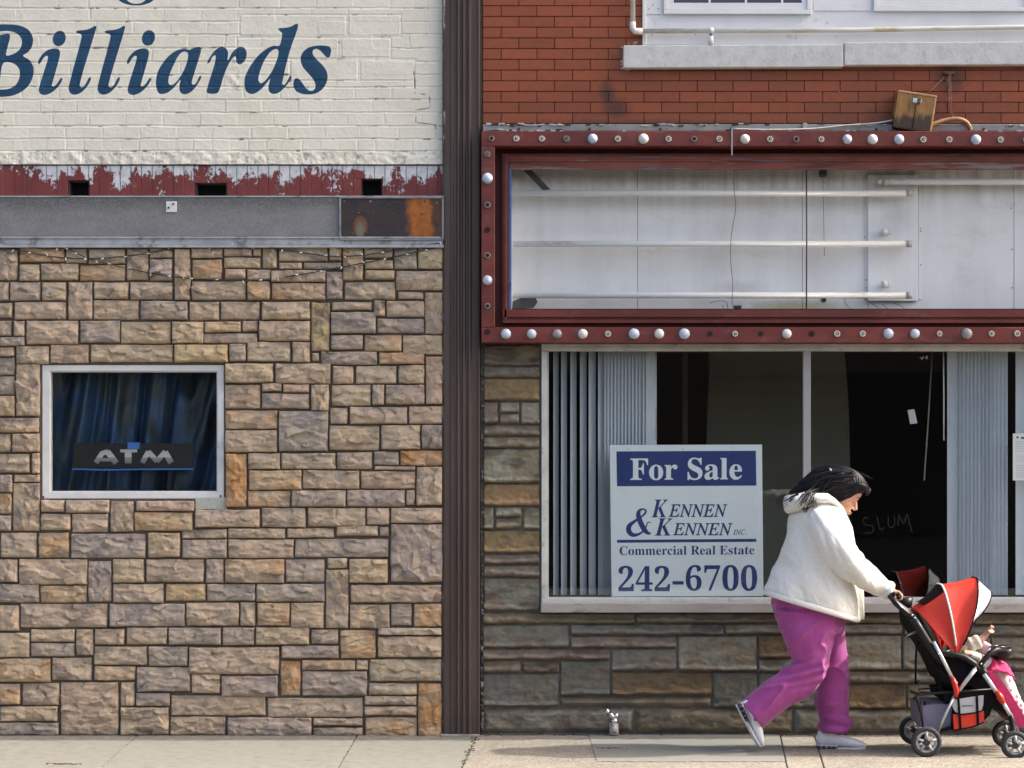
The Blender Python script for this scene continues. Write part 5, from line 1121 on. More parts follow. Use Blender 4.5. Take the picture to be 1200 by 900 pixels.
b.tube([hp(.062, 0, -.102), hp(.072, 0, -.102)], [.016, .010], n=12)
b.tube([hp(-.02, 0, -.05), Q(972, 597), Q(960, 612)], [.055, .058, .065], n=20)                                               # neck
# hand joined to a forearm, closing on the bar
def hand(b, W, side, bar, sc=1.0, thumb=True, n=4):
    """W wrist, bar: point the fingers close on (bar runs along Y)"""
    W = Vector(W); bar = Vector(bar); f = (bar - W); f.normalize()
    kn = bar + Vector((-.004, 0, .022)) * sc
    b.tube([W, W.lerp(kn, .5) + Vector((0, 0, .004)) * sc, kn], [(.022 * sc, .026 * sc), (.018 * sc, .036 * sc), (.013 * sc, .038 * sc)], n=14, up=(0, 0, 1))
    for i in range(4):
        oy = (-.030 + .020 * i) * sc * side; L_ = (.9, 1.02, 1.0, .82)[i]
        a = kn + Vector((0, oy, 0)); r = .0085 * sc
        b.tube([a + Vector((-.012, 0, -.002)) * sc, a + Vector((.014 * L_, 0, .003)) * sc, bar + Vector((.029 * L_, oy, .004)) * sc, bar + Vector((.026 * L_, oy, -.018)) * sc, bar + Vector((.008, oy, -.024 * L_)) * sc], [r * 1.05, r * 1.08, r, r * .92, r * .75], n=9)
    b.tube([W.lerp(kn, .35) + Vector((0, .024 * side, -.004)) * sc, bar + Vector((-.018, .034 * side, -.004)) * sc, bar + Vector((-.012, .020 * side, -.024)) * sc, bar + Vector((.004, .010 * side, -.028)) * sc], [.012 * sc, .0105 * sc, .0095 * sc, .007 * sc], n=9)
BAR = Q(1046.5, 697)
hy = .125
for s_ in (1, -1):
    W = Q(1035, 690.5, s_ * hy); br = BAR + Vector((0, -s_ * hy, 0))
    b.tube([Q(1010, 676, s_ * (hy + .04)), W], [.036, .026], n=14)
    hand(b, W, -s_, br, .98)
# body under the clothes, so that the figure is one
b.loft([(Q(925, 715), Q(985, 712), .13), (Q(930, 670), Q(990, 675), .14), (Q(935, 630), Q(988, 640), .16), (Q(948, 606), Q(980, 612), .13)], n=20)
for s_ in (1, -1): b.tube([Q(966, 622, s_ * .14), Q(992, 660, s_ * .20), Q(1012, 677, s_ * (hy + .04))], [.05, .045, .036], n=14)
b.tube([Q(945, 715, .08), Q(952, 780, .08), Q(888, 832, .08), Q(884, 836, .08)], [.10, .06, .042, .036], n=14); b.tube([Q(955, 715, -.08), Q(976, 785, -.08), Q(976, 846, -.08), Q(975, 852, -.08)], [.10, .06, .04, .036], n=14)
remesh(b, 'body', skin, woman, .0042, 2)
# eye line, brow and lips
b = B(); b.mi = 0
for s_ in (-1, 1):
    b.tube([hp(.0790 * HS, s_ * .016, -.002), hp(.0815 * HS, s_ * .028, -.009), hp(.072 * HS, s_ * .042, -.005)], [.0012, .0024, .0014], n=6)
    b.tube([hp(.086 * HS, s_ * .013, .026), hp(.083 * HS, s_ * .032, .031), hp(.070 * HS, s_ * .048, .026)], [.0022, .0030, .0014], n=6)
b.build('lashes_and_brows', M('dark lashes', (.012, .009, .008), .7), woman)
b = B(); b.tube([hp(.083 * HS, -.018, -.063), hp(.0965 * HS, 0, -.062), hp(.083 * HS, .018, -.063)], [.002, .0045, .002], n=8); b.tube([hp(.081 * HS, -.016, -.070), hp(.0935 * HS, 0, -.071), hp(.081 * HS, .016, -.070)], [.002, .0048, .002], n=8)
b.build('lips', M('lips', (.30, .075, .065), .4), woman)
# hair
b = B()
hr = [((1015, 567), (1017.5, 575), .045), ((1008, 557), (1013.5, 576.5), .082), ((998, 550), (1003.5, 579.5), .100), ((987, 546.5), (990, 588), .108), ((973, 546), (980, 591), .112), ((960, 549), (966, 588), .108), ((949, 555), (953, 583), .108), ((940, 563), (942, 581), .106), ((931, 572), (932, 582), .098), ((925, 578), (926, 583), .075)]
b.loft([(Q(*a), Q(*c), w) for a, c, w in hr], n=26, e=2.1)
hk = Nt('black hair'); hc = hk.ramp(hk.noise(40, 5, .6, (.25, 1, 1)), [(.35, (.003, .003, .004)), (.6, (.008, .007, .010)), (.8, (.018, .018, .022))])
hairm = hk.fin(hc, .42, hk.bump(hk.noise(90, 4, .6, (.12, 1, .8)), .002), spec=.3); hairp = M('purple streaked hair', (.030, .018, .085), .35, .3, 40)
def hdisp(co, nr): return .009 * (np.array([mnoise.noise(Vector((c[0] * 12 + c[2] * 9, c[1] * 60, c[2] * 34 + c[0] * 14))) for c in co]))
hair = remesh(b, 'hair', hairm, woman, .006, 3, hdisp)
b = B()
rr = random.Random(5)
for i in range(520):
    t = rr.uniform(0, 2 * math.pi); sp_ = []; off = rr.uniform(.96, 1.07); i0 = rr.choice([0, 0, 1, 2, 3]); i1 = rr.choice([7, 8, 9, 9]); dt = rr.gauss(0, .25)
    for j in range(i0, i1 + 1):
        a, c, w = hr[j]; A_, C_ = Q(*a), Q(*c); m_, h_ = (A_ + C_) / 2, (C_ - A_) / 2; tt = t + dt * (j - i0) / 8
        sp_.append(m_ + h_ * math.cos(tt) * off + Vector((0, w * math.sin(tt) * off, 0)))
    if i % 3 == 0 and i1 == 9: sp_.append(sp_[-1] + Vector((rr.uniform(-.06, .03), rr.uniform(-.04, .04), rr.uniform(-.05, -.01)))); sp_.append(sp_[-1] + Vector((rr.uniform(-.03, .02), rr.uniform(-.02, .02), rr.uniform(-.035, -.01))))
    elif math.sin(t) > .2 and math.cos(t) < -.2: sp_ = [v + Vector((0, 0, -.006 * rr.random() * j_)) for j_, v in enumerate(sp_)]
    q_ = smooth_path([tuple(v) for v in sp_], 3); r_ = rr.uniform(.0010, .0034)
    b.mi = 1 if (math.cos(t) < .2 and i0 == 0 and rr.random() < .15) else 0
    b.tube([Vector(v) for v in q_], [r_ * (1 - .75 * (k_ / (len(q_) - 1))) for k_ in range(len(q_))], n=5, caps=False)
for (pts) in ([(948, 581), (944, 590), (941, 597)], [(950, 581), (948, 590), (944, 601)], [(938, 580), (931, 584), (926, 588)], [(946, 580), (937, 586), (934, 592)], [(952, 582), (950, 588), (947, 593)], [(936, 579), (928, 582), (922, 586)], [(1015, 570), (1018, 575), (1016, 581)]):
    for k_ in range(7):
        o_ = [(p_[0] + rr.gauss(0, 1.2), p_[1] + rr.gauss(0, .8)) for p_ in pts]; dy = rr.uniform(.10, .13) if pts[0][0] < 1000 else rr.uniform(-.03, .03)
        b.tube([Vector(v) for v in smooth_path([tuple(Q(*q, dy + .012 * i_)) for i_, q in enumerate(o_)], 4)], [.003, .003, .0028, .0026, .0022, .002, .0016, .0012, .0008], n=5, caps=False)
def lock(pts, r0, mi=0):
    q_ = smooth_path([tuple(Q(*p_)) for p_ in pts], 5); n_ = len(q_); b.mi = mi
    b.tube([Vector(v) for v in q_], [(r0 * (1 - .9 * (k_ / (n_ - 1)) ** 1.6) * .6, r0 * (1 - .85 * (k_ / (n_ - 1)))) for k_ in range(n_)], n=7, caps=False)
for i in range(60):      # loose locks over the crown, falling on the hood
    x0 = rr.uniform(972, 1004); y0 = 549 + abs(x0 - 982) * .22 + rr.uniform(0, 14); dz = rr.uniform(.05, .115)
    ex, ey = rr.uniform(934, 952), rr.uniform(580, 592)
    lock([(x0, y0, dz), (x0 * .6 + ex * .4 + rr.gauss(0, 2), y0 + rr.uniform(4, 9), dz + .012), (x0 * .3 + ex * .7, (y0 + ey) / 2 + rr.uniform(2, 7), dz + .028), (ex + 5, ey - 4, .165 + rr.uniform(-.01, .015)), (ex + rr.gauss(0, 2.5), ey + rr.uniform(1, 7), .185)], rr.uniform(.003, .008), 0)
for i in range(26):      # locks hanging beside the cheek
    x0 = rr.uniform(985, 1006); lock([(x0, 553 + abs(x0 - 985) * .3, .09), (x0 + 1 + rr.gauss(0, 1), 566, .112), (x0 - 3 + rr.gauss(0, 1.5), 577, .108), (x0 - 9 + rr.gauss(0, 2), 586 - max(0, x0 - 992) * .6, .10)], rr.uniform(.003, .006), 1 if i % 13 == 0 else 0)
for i in range(45):      # stray hairs against the light
    x0 = rr.uniform(950, 1010); y0 = 547.5 + abs(x0 - 980) ** 1.6 * .05; dz = rr.uniform(-.06, .06)
    lock([(x0 + 14, y0 + 2 + abs(x0 - 975) * .02, dz), (x0, y0 - rr.uniform(.3, 1.8), dz), (x0 - 14 + rr.gauss(0, 2), y0 + rr.uniform(-1, 4), dz)], .0012)
b.build('hair_strands', [hairm, hairp], hair)
b = B(); b.tube([Q(972.5, 549.5, .075), Q(974, 552, .09)], .006, n=8); b.build('hair_clip', M('pale clip', (.45, .45, .50), .3), hair)
# jacket
fk = Nt('cream fleece'); fc = fk.ramp(fk.noise(60, 6, .7), [(.3, (.72, .70, .64)), (.6, (.80, .785, .74))])
fleece = fk.fin(fc, .95, fk.bump(fk.noise(150, 5, .75), .004), spec=.1); fleece.node_tree.nodes['Principled BSDF'].inputs['Sheen Weight'].default_value = .3
b = B()
b.loft([(Q(898, 694), Q(1004, 727), .235, 2.5), (Q(896, 689), Q(1005, 721), .245, 2.5), (Q(901, 680), Q(1004, 708), .245, 2.5), (Q(910, 660), Q(1003, 685), .235), (Q(917, 640), Q(1002, 660), .232), (Q(922, 620), Q(1001, 638), .23), (Q(927, 604), Q(998, 618), .225), (Q(935, 593), Q(992, 605), .20), (Q(946, 586), Q(986, 597), .16), (Q(954, 583), Q(980, 593), .11)], n=36)
for s_ in (1, -1):
    pth = smooth_path([tuple(Q(958, 608, s_ * .13)), tuple(Q(968, 620, s_ * .195)), tuple(Q(981, 642, s_ * .235)), tuple(Q(999, 664, s_ * .225)), tuple(Q(1016, 676, s_ * .18)), tuple(Q(1030, 685, s_ * .14)), tuple(Q(1040, 692, s_ * .125))], 3)
    rd = smooth_path([(.085,), (.094,), (.091,), (.084,), (.072,), (.062,), (.050,)], 3)
    b.tube([Vector(v) for v in pth], [float(r_[0]) for r_ in rd], n=22)
def jdisp(co, nr):
    x, z, y = co[:, 0], co[:, 2], co[:, 1]
    fol = fbm(x * 5 + z * 2.5, z * 1.2 - x * .5 + y * 2, 2.6, 3, 3, 9); d = .030 * (fol - .5)
    # creases round the elbow and armpit
    ex, ez = Q(992, 660).x, Q(992, 660).z; w = np.exp(-(((x - ex) / .10) ** 2 + ((z - ez) / .12) ** 2))
    cr_ = np.sin((x * .7 - z * .75) * 95 + 4 * fbm(x, z, 9, 2)) * .0045 * w * (y < -.9)
    px_, pz_ = Q(962, 640).x, Q(962, 640).z; w2 = np.exp(-(((x - px_) / .07) ** 2 + ((z - pz_) / .14) ** 2)); cr_ += -.012 * w2 * np.exp(-((x - px_ - (z - pz_) * -.35) / .014) ** 2)
    return d + cr_ + .0035 * (fbm(x * 9, z * 9 + y * 7, 2, 3) - .5)
jk = remesh(b, 'jacket', fleece, woman, .007, 2, jdisp)
b = B()   # rolled hem, cuffs, hood
hem = []
for j in range(28):
    t = 2 * math.pi * j / 28; A_, C_ = Q(897, 693.5), Q(1004.5, 725.5); m_, h_ = (A_ + C_) / 2, (C_ - A_) / 2
    co_, si_ = math.copysign(abs(math.cos(t)) ** .8, math.cos(t)), math.copysign(abs(math.sin(t)) ** .8, math.sin(t)); hem.append(m_ + h_ * co_ * 1.0 + Vector((0, .245 * si_, 0)))
hem.append(hem[0]); hem.append(hem[1]); b.tube(hem, (.017, .012), n=10, caps=False); b.build('hem', fleece, jk)
b = B()
for s_ in (1, -1):
    c0, ax = Q(1040.5, 692, s_ * .125), (Q(1040, 692, s_ * .125) - Q(1030, 685, s_ * .14)).normalized(); 
    b.tube([c0 - ax * .022, c0 - ax * .008, c0 + ax * .006, c0 + ax * .010], [.052, .0565, .055, .042], n=20)
b.build('cuff', fleece, jk)
b = B()
b.loft([(Q(918, 590), Q(920, 598), .05), (Q(920, 582), Q(923, 602), .12), (Q(927, 577), Q(931, 601), .16), (Q(938, 574.5), Q(944, 597), .178), (Q(952, 574), Q(957, 593), .182), (Q(967, 576.5), Q(968, 592), .175), (Q(978, 584), Q(975, 595), .155), (Q(986, 592), Q(981, 602), .12), (Q(991, 601), Q(985, 609), .085), (Q(994, 609), Q(989, 613), .05)], n=30, e=2.3)
hood = remesh(b, 'hood', fleece, jk, .007, 3, lambda co, nr: .012 * (fbm(co[:, 0] * 8, co[:, 2] * 8 + co[:, 1] * 5, 2, 3) - .5))
b = B(); # front zip edge
b.tube([Q(1003, 655, .0), Q(1006, 690, .0), Q(1007, 726, .0)], [(.012, .03)] * 3, n=8); b.build('front_placket', fleece, jk)
# trousers
tk = Nt('magenta cotton'); tcc = tk.ramp(tk.noise(10, 5, .6), [(.3, (.28, .042, .20)), (.6, (.345, .060, .25)), (.8, (.37, .075, .27))])
magenta = tk.fin(tcc, .75, tk.bump(tk.noise(350, 3, .6), .0005), spec=.3); magenta.node_tree.nodes['Principled BSDF'].inputs['Sheen Weight'].default_value = .25
b = B()
b.loft([(Q(905, 688), Q(992, 700), .20), (Q(904, 705), Q(990, 715), .21), (Q(909, 722), Q(989, 728), .205), (Q(915, 738), Q(985, 742), .18)], n=30)
def leg(pts, rad, s_):
    pth = smooth_path([tuple(Q(x, y, d_)) for x, y, d_ in pts], 4); rd = smooth_path([tuple(r_) for r_ in rad], 4)
    b.tube([Vector(v) for v in pth], [tuple(float(q) for q in r_) for r_ in rd], n=24, up=(1, 0, 0))
leg([(946, 716, .10), (946, 740, .10), (949, 762, .10), (951, 780, .10), (935, 796, .10), (908, 817, .09), (882, 839, .09)], [(.185, .115), (.155, .115), (.118, .105), (.098, .10), (.102, .095), (.094, .092), (.092, .092)], 1)
leg([(962, 716, -.10), (972, 740, -.10), (976, 765, -.10), (976, 790, -.10), (975, 815, -.10), (977, 838, -.10), (980, 856.5, -.10)], [(.13, .115), (.092, .11), (.082, .10), (.084, .095), (.086, .092), (.088, .092), (.102, .095)], -1)
kx, kz = Q(938, 786).x, Q(938, 786).z
def tdisp(co, nr):
    x, y, z = co[:, 0], co[:, 1], co[:, 2]
    near = (y < -.78)
    nw = sstep(.76, .80, -y) * sstep(.86, .70, z)
    d = .016 * (fbm(x + y * .6, z * .55, 7, 3, 21, 5) - .5)
    ra = 1 - np.abs(2 * fbm((z * .75 - x * .65) * 1.6 + y * .5, (x * .75 + z * .65) * .55 + y, 7, 2, 44, 7) - 1); rb_ = 1 - np.abs(2 * fbm(z * 1.3 + y * .5, x * .9 + y, 7, 2, 14, 7) - 1)
    d += .017 * ((ra * nw + rb_ * (1 - nw)) ** 5 - .22)
    w = np.exp(-(((x - kx) / .16) ** 2 + ((z - kz) / .07) ** 2)) * near; d += w * .009 * np.sin((z - kz - .25 * (x - kx)) * 130 + 3 * fbm(x, z, 8, 2))
    wv = sstep(Q(0, 850).z + .16, Q(0, 860).z, z) * (~near); d += wv * .005 * np.sin(z * 95 + x * 22 + 3 * fbm(x, y, 9, 2))
    return d
tr = remesh(b, 'trousers', magenta, woman, .0065, 2, tdisp)
# shoes
shoe_w = M('white trainer leather', (.76, .75, .78), .45, .06, 20, stain=(.5, .49, .5), sthr=.66, bump=.0006)
sole_w = M('shoe sole', (.60, .58, .60), .6, .15, 30); shock = M('dark silver cushioning', (.09, .085, .11), .25, .3, 30, metal=.5)
def shoe(hx, hy_, tx, ty, dy, roll):
    """heel point, toe point (sole line), in photo pixels"""
    A_, T_ = Q(hx, hy_, dy), Q(tx, ty, dy); L_ = (T_ - A_).length; f = (T_ - A_).normalized(); s2_ = Vector((0, -1, 0)); u = s2_.cross(f) * -1
    if roll: u = -u if u.z < 0 and roll > 0 else u
    u = Vector((-f.z, 0, f.x)) * (1 if roll >= 0 else -1)
    def q(x, y, z): return A_ + f * (x * L_) + s2_ * y + u * z
    root = bpy.data.objects.new('shoe', None); COL.objects.link(root); root.parent = woman; root.location = A_ - woman.location
    def lf(bb, rings, n=20, ee=2.4):
        out = []
        for x, z0, z1, w in rings:
            row = []
            for j in range(n):
                t = 2 * math.pi * j / n; co_ = math.copysign(abs(math.cos(t)) ** (2 / ee), math.cos(t)); si_ = math.copysign(abs(math.sin(t)) ** (2 / ee), math.sin(t))
                row.append(bb.bm.verts.new(q(x, w * si_, 1.12 * (z0 + z1) / 2 + 1.12 * (z1 - z0) / 2 * co_)))
            out.append(row)
        for i in range(len(out) - 1):
            for j in range(n): fc_ = bb.bm.faces.new((out[i][j], out[i][(j + 1) % n], out[i + 1][(j + 1) % n], out[i + 1][j])); fc_.smooth = True
        bb.bm.faces.new(out[0][::-1]); bb.bm.faces.new(out[-1])
    bb = B(); lf(bb, [(0.0, .040, .085, .020), (.02, .034, .100, .030), (.10, .034, .112, .037), (.22, .034, .118, .040), (.34, .030, .108, .042), (.46, .024, .092, .044), (.60, .022, .076, .047), (.75, .020, .064, .048), (.88, .020, .054, .042), (.96, .022, .044, .028), (1.0, .026, .036, .012)]); bb.build('upper', shoe_w, root)
    bb = B(); lf(bb, [(0.01, .000, .009, .028), (.06, .000, .009, .036), (.34, .0, .010, .038), (.42, .001, .024, .040), (.55, .002, .024, .045), (.75, .002, .024, .049), (.90, .004, .026, .043), (.98, .010, .028, .024)]); lf(bb, [(.0, .028, .036, .026), (.06, .028, .037, .038), (.42, .024, .036, .041)]); bb.build('sole', sole_w, root)
    for x in (.07, .17, .27, .36):
        for y in (-.027, .027): bb = B(); bb.tube([q(x, y, .009), q(x, y, .020), q(x, y, .033)], [.013, .010, .013], n=10); bb.build('cushion', shock, root)
    bb = B()
    for i in range(6):
        x = .34 + i * .055; zz_ = .106 - i * .0085; bb.tube([q(x, -.022, zz_ - .006), q(x + .01, 0, zz_ + .004), q(x, .022, zz_ - .006)], .0035, n=6)
    bb.tube([q(.30, -.044, .05), q(.50, -.047, .04), q(.62, -.048, .036)], [.002, .005, .002], n=6); bb.build('laces', M('grey lace', (.38, .38, .42), .7), root)
    bb = B(); bb.tube([q(.16, 0, .08), q(.19, 0, .150)], [.036, .034], n=16); bb.build('sock', M('white sock', (.5, .5, .52), .9), root)
shoe(957.5, 880.3, 1015, 880.3, -.10, 1)
shoe(861.5, 826, 887.5, 878, .09, 1)
# ================================================================== STROLLER
st = empty('stroller', P(1130, 886, DW), 'black and red stroller with open sun canopy and white-edged hood, pushed along the sidewalk', 'stroller')
red_c = M('red nylon', (.58, .028, .009), .6, .12, 8, bump=.0006, bscale=200); grey_c = M('silver grey cloth', (.42, .42, .44), .6, .1, 20, stain=(.3, .3, .31), sthr=.62, bump=.001)
white_c = M('white satin lining', (.66, .67, .70), .4, .06, 10, bump=.0015, bscale=30); redp = M('red plastic', (.50, .025, .012), .35, .1, 10); rim_m = M('grey plastic rim', (.36, .36, .37), .4, .08, 20)
pink = M('hot pink fleece', (.50, .025, .12), .85, .15, 14, bump=.003, bscale=100); purple_c = M('grey violet basket lining', (.17, .165, .22), .8, .15, 12, bump=.002)
hw_ = .27
def wheel(px, py, dy, R_, parent):
    c = Q(px, py, dy); w = bpy.data.objects.new('wheel', None); COL.objects.link(w); w.parent = parent; w.location = c - parent.location
    b = B(); n = 40
    ring = [c + Vector((R_ * .885 * math.cos(2 * math.pi * i / n), 0, R_ * .885 * math.sin(2 * math.pi * i / n))) for i in range(n)]; ring += [ring[0], ring[1]]
    b.tube(ring, (.0135 * R_ / .083, .016), n=10, caps=False, up=None); b.build('tyre', M('tyre rubber', (.025, .025, .027), .75, .2, 40), w)
    b = B(); ring = [c + Vector((R_ * .72 * math.cos(2 * math.pi * i / n), 0, R_ * .72 * math.sin(2 * math.pi * i / n))) for i in range(n)]; ring += [ring[0], ring[1]]
    b.tube(ring, (.0085, .013), n=8, caps=False)
    for i in range(5):
        a = 2 * math.pi * i / 5 + .3; d_ = Vector((math.cos(a), 0, math.sin(a))); b.tube([c + d_ * .012 + Vector((0, -.006, 0)), c + d_ * R_ * .45 + Vector((0, -.010, 0)), c + d_ * R_ * .72 + Vector((0, -.004, 0))], [(.010, .012), (.007, .010), (.010, .008)], n=8)
    b.build('rim', rim_m, w)
    b = B(); b.tube([c + Vector((0, .02, 0)), c + Vector((0, -.014, 0)), c + Vector((0, -.022, 0))], [.022, .021, .016], n=18); b.build('hub', M('dark hub', (.022, .022, .03), .4), w)
wheel(1085.5, 869.5, .297, .0795, st); wheel(1070.8, 855.3, -.30, .0795, st)
wheel(1189.5, 873, .33, .0718, st); wheel(1178.5, 860.2, -.16, .0718, st)
for s_ in (1, -1):
    y = s_ * .23; b = B()
    b.tube([Q(1042, 697, y * .95), Q(1050, 707, y), Q(1060, 715, y), Q(1070, 724, y)], [.015, .017, .020, .021], n=12, caps=True)
    b.tube([Q(1068, 721, y), Q(1078, 738, y), Q(1092, 760, y), Q(1104, 778, y)], [.020, .024, .022, .018], n=12)
    b.tube([Q(1100, 768, y), Q(1115, 766, y), Q(1130, 770, y), Q(1142, 778, y), Q(1150, 788, y)], [(.014, .018), (.017, .02), (.018, .02), (.018, .02), (.016, .018)], n=12)
    b.tube([Q(1147, 783, y), Q(1152, 775, y), Q(1160, 765, y), Q(1168, 761, y * .9), Q(1176, 762, y * .7)], [.014, .015, .015, .014, .012], n=12)
    b.tube([Q(1150, 783, y), Q(1156, 792, y)], .019, n=12)
    b.build('side_frame', black_plastic, st); b = B(); b.tube([Q(1183, 834, y * .9), Q(1186, 845, y * .9), Q(1187.5, 856, y * .95), Q(1189, 872, y * 1.1)], [.014, .018, .018, .012], n=12)
    b.build('wheel_fork', black_plastic, st)
b = B(); b.tube([Q(1046.5, 697, .235), Q(1046.5, 697, -.235)], .0145, n=14); b.build('handlebar', black_plastic, st)
for pa, pb_, r_ in (((1088, 860, .27), (1073, 858, -.29), .008), ((1182, 838, .24), (1182, 838, -.24), .009), ((1150, 786, .22), (1150, 786, -.22), .010)):
    b = B(); b.tube([Q(*pa), Q(*pb_)], r_, n=8); b.build('crossbar', black_plastic, st)
for s_ in (1, -1):
    y = s_ * (.245 + .01)
    for pts, r_ in (([(1094, 752), (1106, 775), (1117, 797)], .0105), ([(1143, 784), (1136, 793), (1124, 809)], .0125), ([(1119, 814), (1109, 835), (1099, 858)], .0080), ([(1153, 790), (1169, 813)], .0125), ([(1175, 823), (1184, 838)], .011)):
        b = B(); b.tube([Q(x, y_, y) for x, y_ in pts], r_, n=10); b.build('frame_tube', silver_tube, st)
    y = s_ * .262
    b = B(); b.tube([Q(1116, 794, y), Q(1119, 802, y), Q(1121, 810, y), Q(1119.5, 817, y)], [.013, .016, .016, .012], n=10); b.build('red_joint', redp, st)
    b = B(); b.tube([Q(1168, 810, y), Q(1172, 817, y), Q(1176, 824, y)], [.013, .020, .014], n=10); b.build('red_joint', redp, st)
riv = M('bright rivet', (.6, .6, .62), .3, metal=.5)
each('rivet', riv, st, ((1069, 721), (1072, 724), (1100, 766), (1143, 783), (1121, 800), (1150, 778)), lambda b, q: b.dome(Q(q[0], q[1], .265), .0055, .004, 8, 3))
b = B(); b.tube([Q(1051, 705, .245), Q(1056, 710.5, .25), Q(1066, 719, .255)], [.003, .004, .003], n=6); b.build('handle_trim', riv, st)
# cup holder by the handle
b = B(); c = Q(1060.5, 706, .08)
b.tube([Q(1060.5, 712, .08), Q(1060.5, 700, .08)], [.038, .046], n=20); b.tube([Q(1050, 701, .14), Q(1066, 699.5, .1)], .006, n=8); b.build('cup_holder', black_plastic, st)
# seat shell
b = B()
b.poly([Q(x, y, .215) for x, y in ((1068, 716), (1076, 718), (1084, 732), (1096, 752), (1104, 768), (1120, 771), (1136, 776), (1147, 786), (1160, 806), (1166, 820), (1150, 812), (1136, 804), (1118, 803), (1106, 800), (1094, 774), (1080, 750), (1070, 735))], .43, Vector((0, 1, 0)))
sh_ = b.build('seat', black_cloth, st)
b = B(); b.loft([(Q(1067, 722), Q(1072, 716), .20), (Q(1068, 734), Q(1082, 728), .225), (Q(1078, 756), Q(1096, 752), .23), (Q(1090, 778), Q(1108, 776), .225), (Q(1102, 806), Q(1122, 800), .21)], n=20, e=3); b.build('seat_back', black_cloth, sh_)
# canopy: cloth stretched between hoops that swing about one hinge
piv = (1112.5, 765.5)
def hoop_pt(top, s_, w, bow, hin):
    a = abs(s_); h = 1 - a ** 3.2
    px = hin[0] + (top[0] - hin[0]) * h + bow * math.sin(math.pi * h); py = hin[1] + (top[1] - hin[1]) * h + bow * .3 * math.sin(math.pi * h)
    c = Q(px, py, 0); return Vector((c.x, c.y - math.copysign(a ** .75, s_) * w, c.z))
def canopy_panel(a0, a1, m, name, parent, n=10, k_=16, w=.235, bow=(0, 0), hin=(piv, piv), smax=None, curve=0.0):
    b = B(); rows = []
    for i in range(n + 1):
        t = i / n; sg = 1 - curve * math.sin(t * math.pi)
        hn = (hin[0][0] + (hin[1][0] - hin[0][0]) * t, hin[0][1] + (hin[1][1] - hin[0][1]) * t)
        top = (hn[0] + (a0[0] + (a1[0] - a0[0]) * t - hn[0]) * sg, hn[1] + (a0[1] + (a1[1] - a0[1]) * t - hn[1]) * sg)
        rows.append([b.bm.verts.new(hoop_pt(top, (j / k_ - 1) * (smax(t) if smax else 1), w * (1 - .04 * math.sin(t * math.pi)), bow[0] + (bow[1] - bow[0]) * t, hn)) for j in range(k_ * 2 + 1)])
    for i in range(n):
        for j in range(k_ * 2):
            if (rows[i][j].co - rows[i + 1][j].co).length < 1e-6 and (rows[i][j + 1].co - rows[i + 1][j + 1].co).length < 1e-6: continue
            f = b.bm.faces.new((rows[i][j], rows[i][j + 1], rows[i + 1][j + 1], rows[i + 1][j])); f.smooth = True
    me = bpy.data.meshes.new(name); bmesh.ops.recalc_face_normals(b.bm, faces=list(b.bm.faces)); b.bm.to_mesh(me); b.bm.free()
    return link(name, me, m, parent)
cn = canopy_panel((1100.5, 685), (1141.5, 677), red_c, 'canopy', st, bow=(1.5, 6), curve=.02)
canopy_panel((1069.5, 713), (1100.5, 685), red_c, 'back_panel', cn, w=.234, bow=(0, 1.5), curve=.03)
canopy_panel((1076, 706), (1100.3, 683.8), black_cloth, 'mesh_window', cn, w=.2385, bow=(0, 1.5), curve=.03, smax=lambda t: .30 + .16 * t)
canopy_panel((1142, 677.5), (1157.5, 692), white_c, 'visor', cn, hin=((1131, 727), (1133.5, 724)), bow=(2, 3), w=.225)
b = B(); b.tube([hoop_pt((1100.8, 684.3), j / 20 - 1, .238, 1.5, piv) for j in range(1, 40)], .0055, n=8); b.build('piping', M('white piping', (.62, .62, .62), .6), cn)
b = B(); b.tube([hoop_pt((1142, 676.8), j / 20 - 1, .236, 6, piv) for j in range(1, 40)], .005, n=8); b.tube([hoop_pt((1157.8, 692), j / 20 - 1, .226, 3, (1133.5, 724)) for j in range(0, 41)], .0035, n=8); b.build('edge_binding', black_cloth, cn)
# basket
b = B()
rim = lambda y: [Q(1069, 811, y), Q(1078, 814, y), Q(1100, 812, y), Q(1130, 810, y), Q(1163, 808, y)]
for y in (.235, -.235): b.tube(rim(y), .0075, n=8)
b.tube([Q(1069, 811, .235), Q(1067.5, 810, 0), Q(1069, 811, -.235)], .0075, n=8); b.tube([Q(1073, 816, .235), Q(1076, 822, .235), Q(1079, 836, .235), Q(1082, 853, .225)], [.016, .012, .006, .004], n=8); b.tube([Q(1073, 816, -.235), Q(1079, 836, -.235), Q(1082, 853, -.225)], [.013, .006, .004], n=8)
b.build('basket_rim', black_plastic, st)
b = B(); b.poly([Q(x, y, .215) for x, y in ((1081, 827), (1098, 825), (1117, 826), (1117, 856), (1100, 857.5), (1088, 857), (1083, 852))], .42, Vector((0, 1, 0))); bsk = b.build('basket', purple_c, st)
b = B(); b.poly([Q(x, y, .238) for x, y in ((1106, 811), (1163, 808), (1164, 825), (1160, 838), (1152, 846), (1135, 852), (1117, 855.5), (1100, 858), (1100, 855.5), (1115, 851), (1117, 822), (1108, 822))], .46, Vector((0, 1, 0))); b.build('side_panel', black_cloth, bsk)
def flatc(pts, y, m, name, par, th=.006):
    b = B(); b.poly([Q(px, py, y) for px, py in pts], th); return b.build(name, m, par)
flatc([(1116.5, 820), (1152.5, 814.5), (1152, 826), (1150, 832.5), (1143, 834.5), (1126, 836.5), (1119, 834), (1115.5, 828)], .240, grey_c, 'pocket', bsk)
flatc([(1116.5, 837.2), (1152.8, 833.2), (1153, 846), (1140, 851), (1118, 855.6)], .240, red_c, 'pocket', bsk)
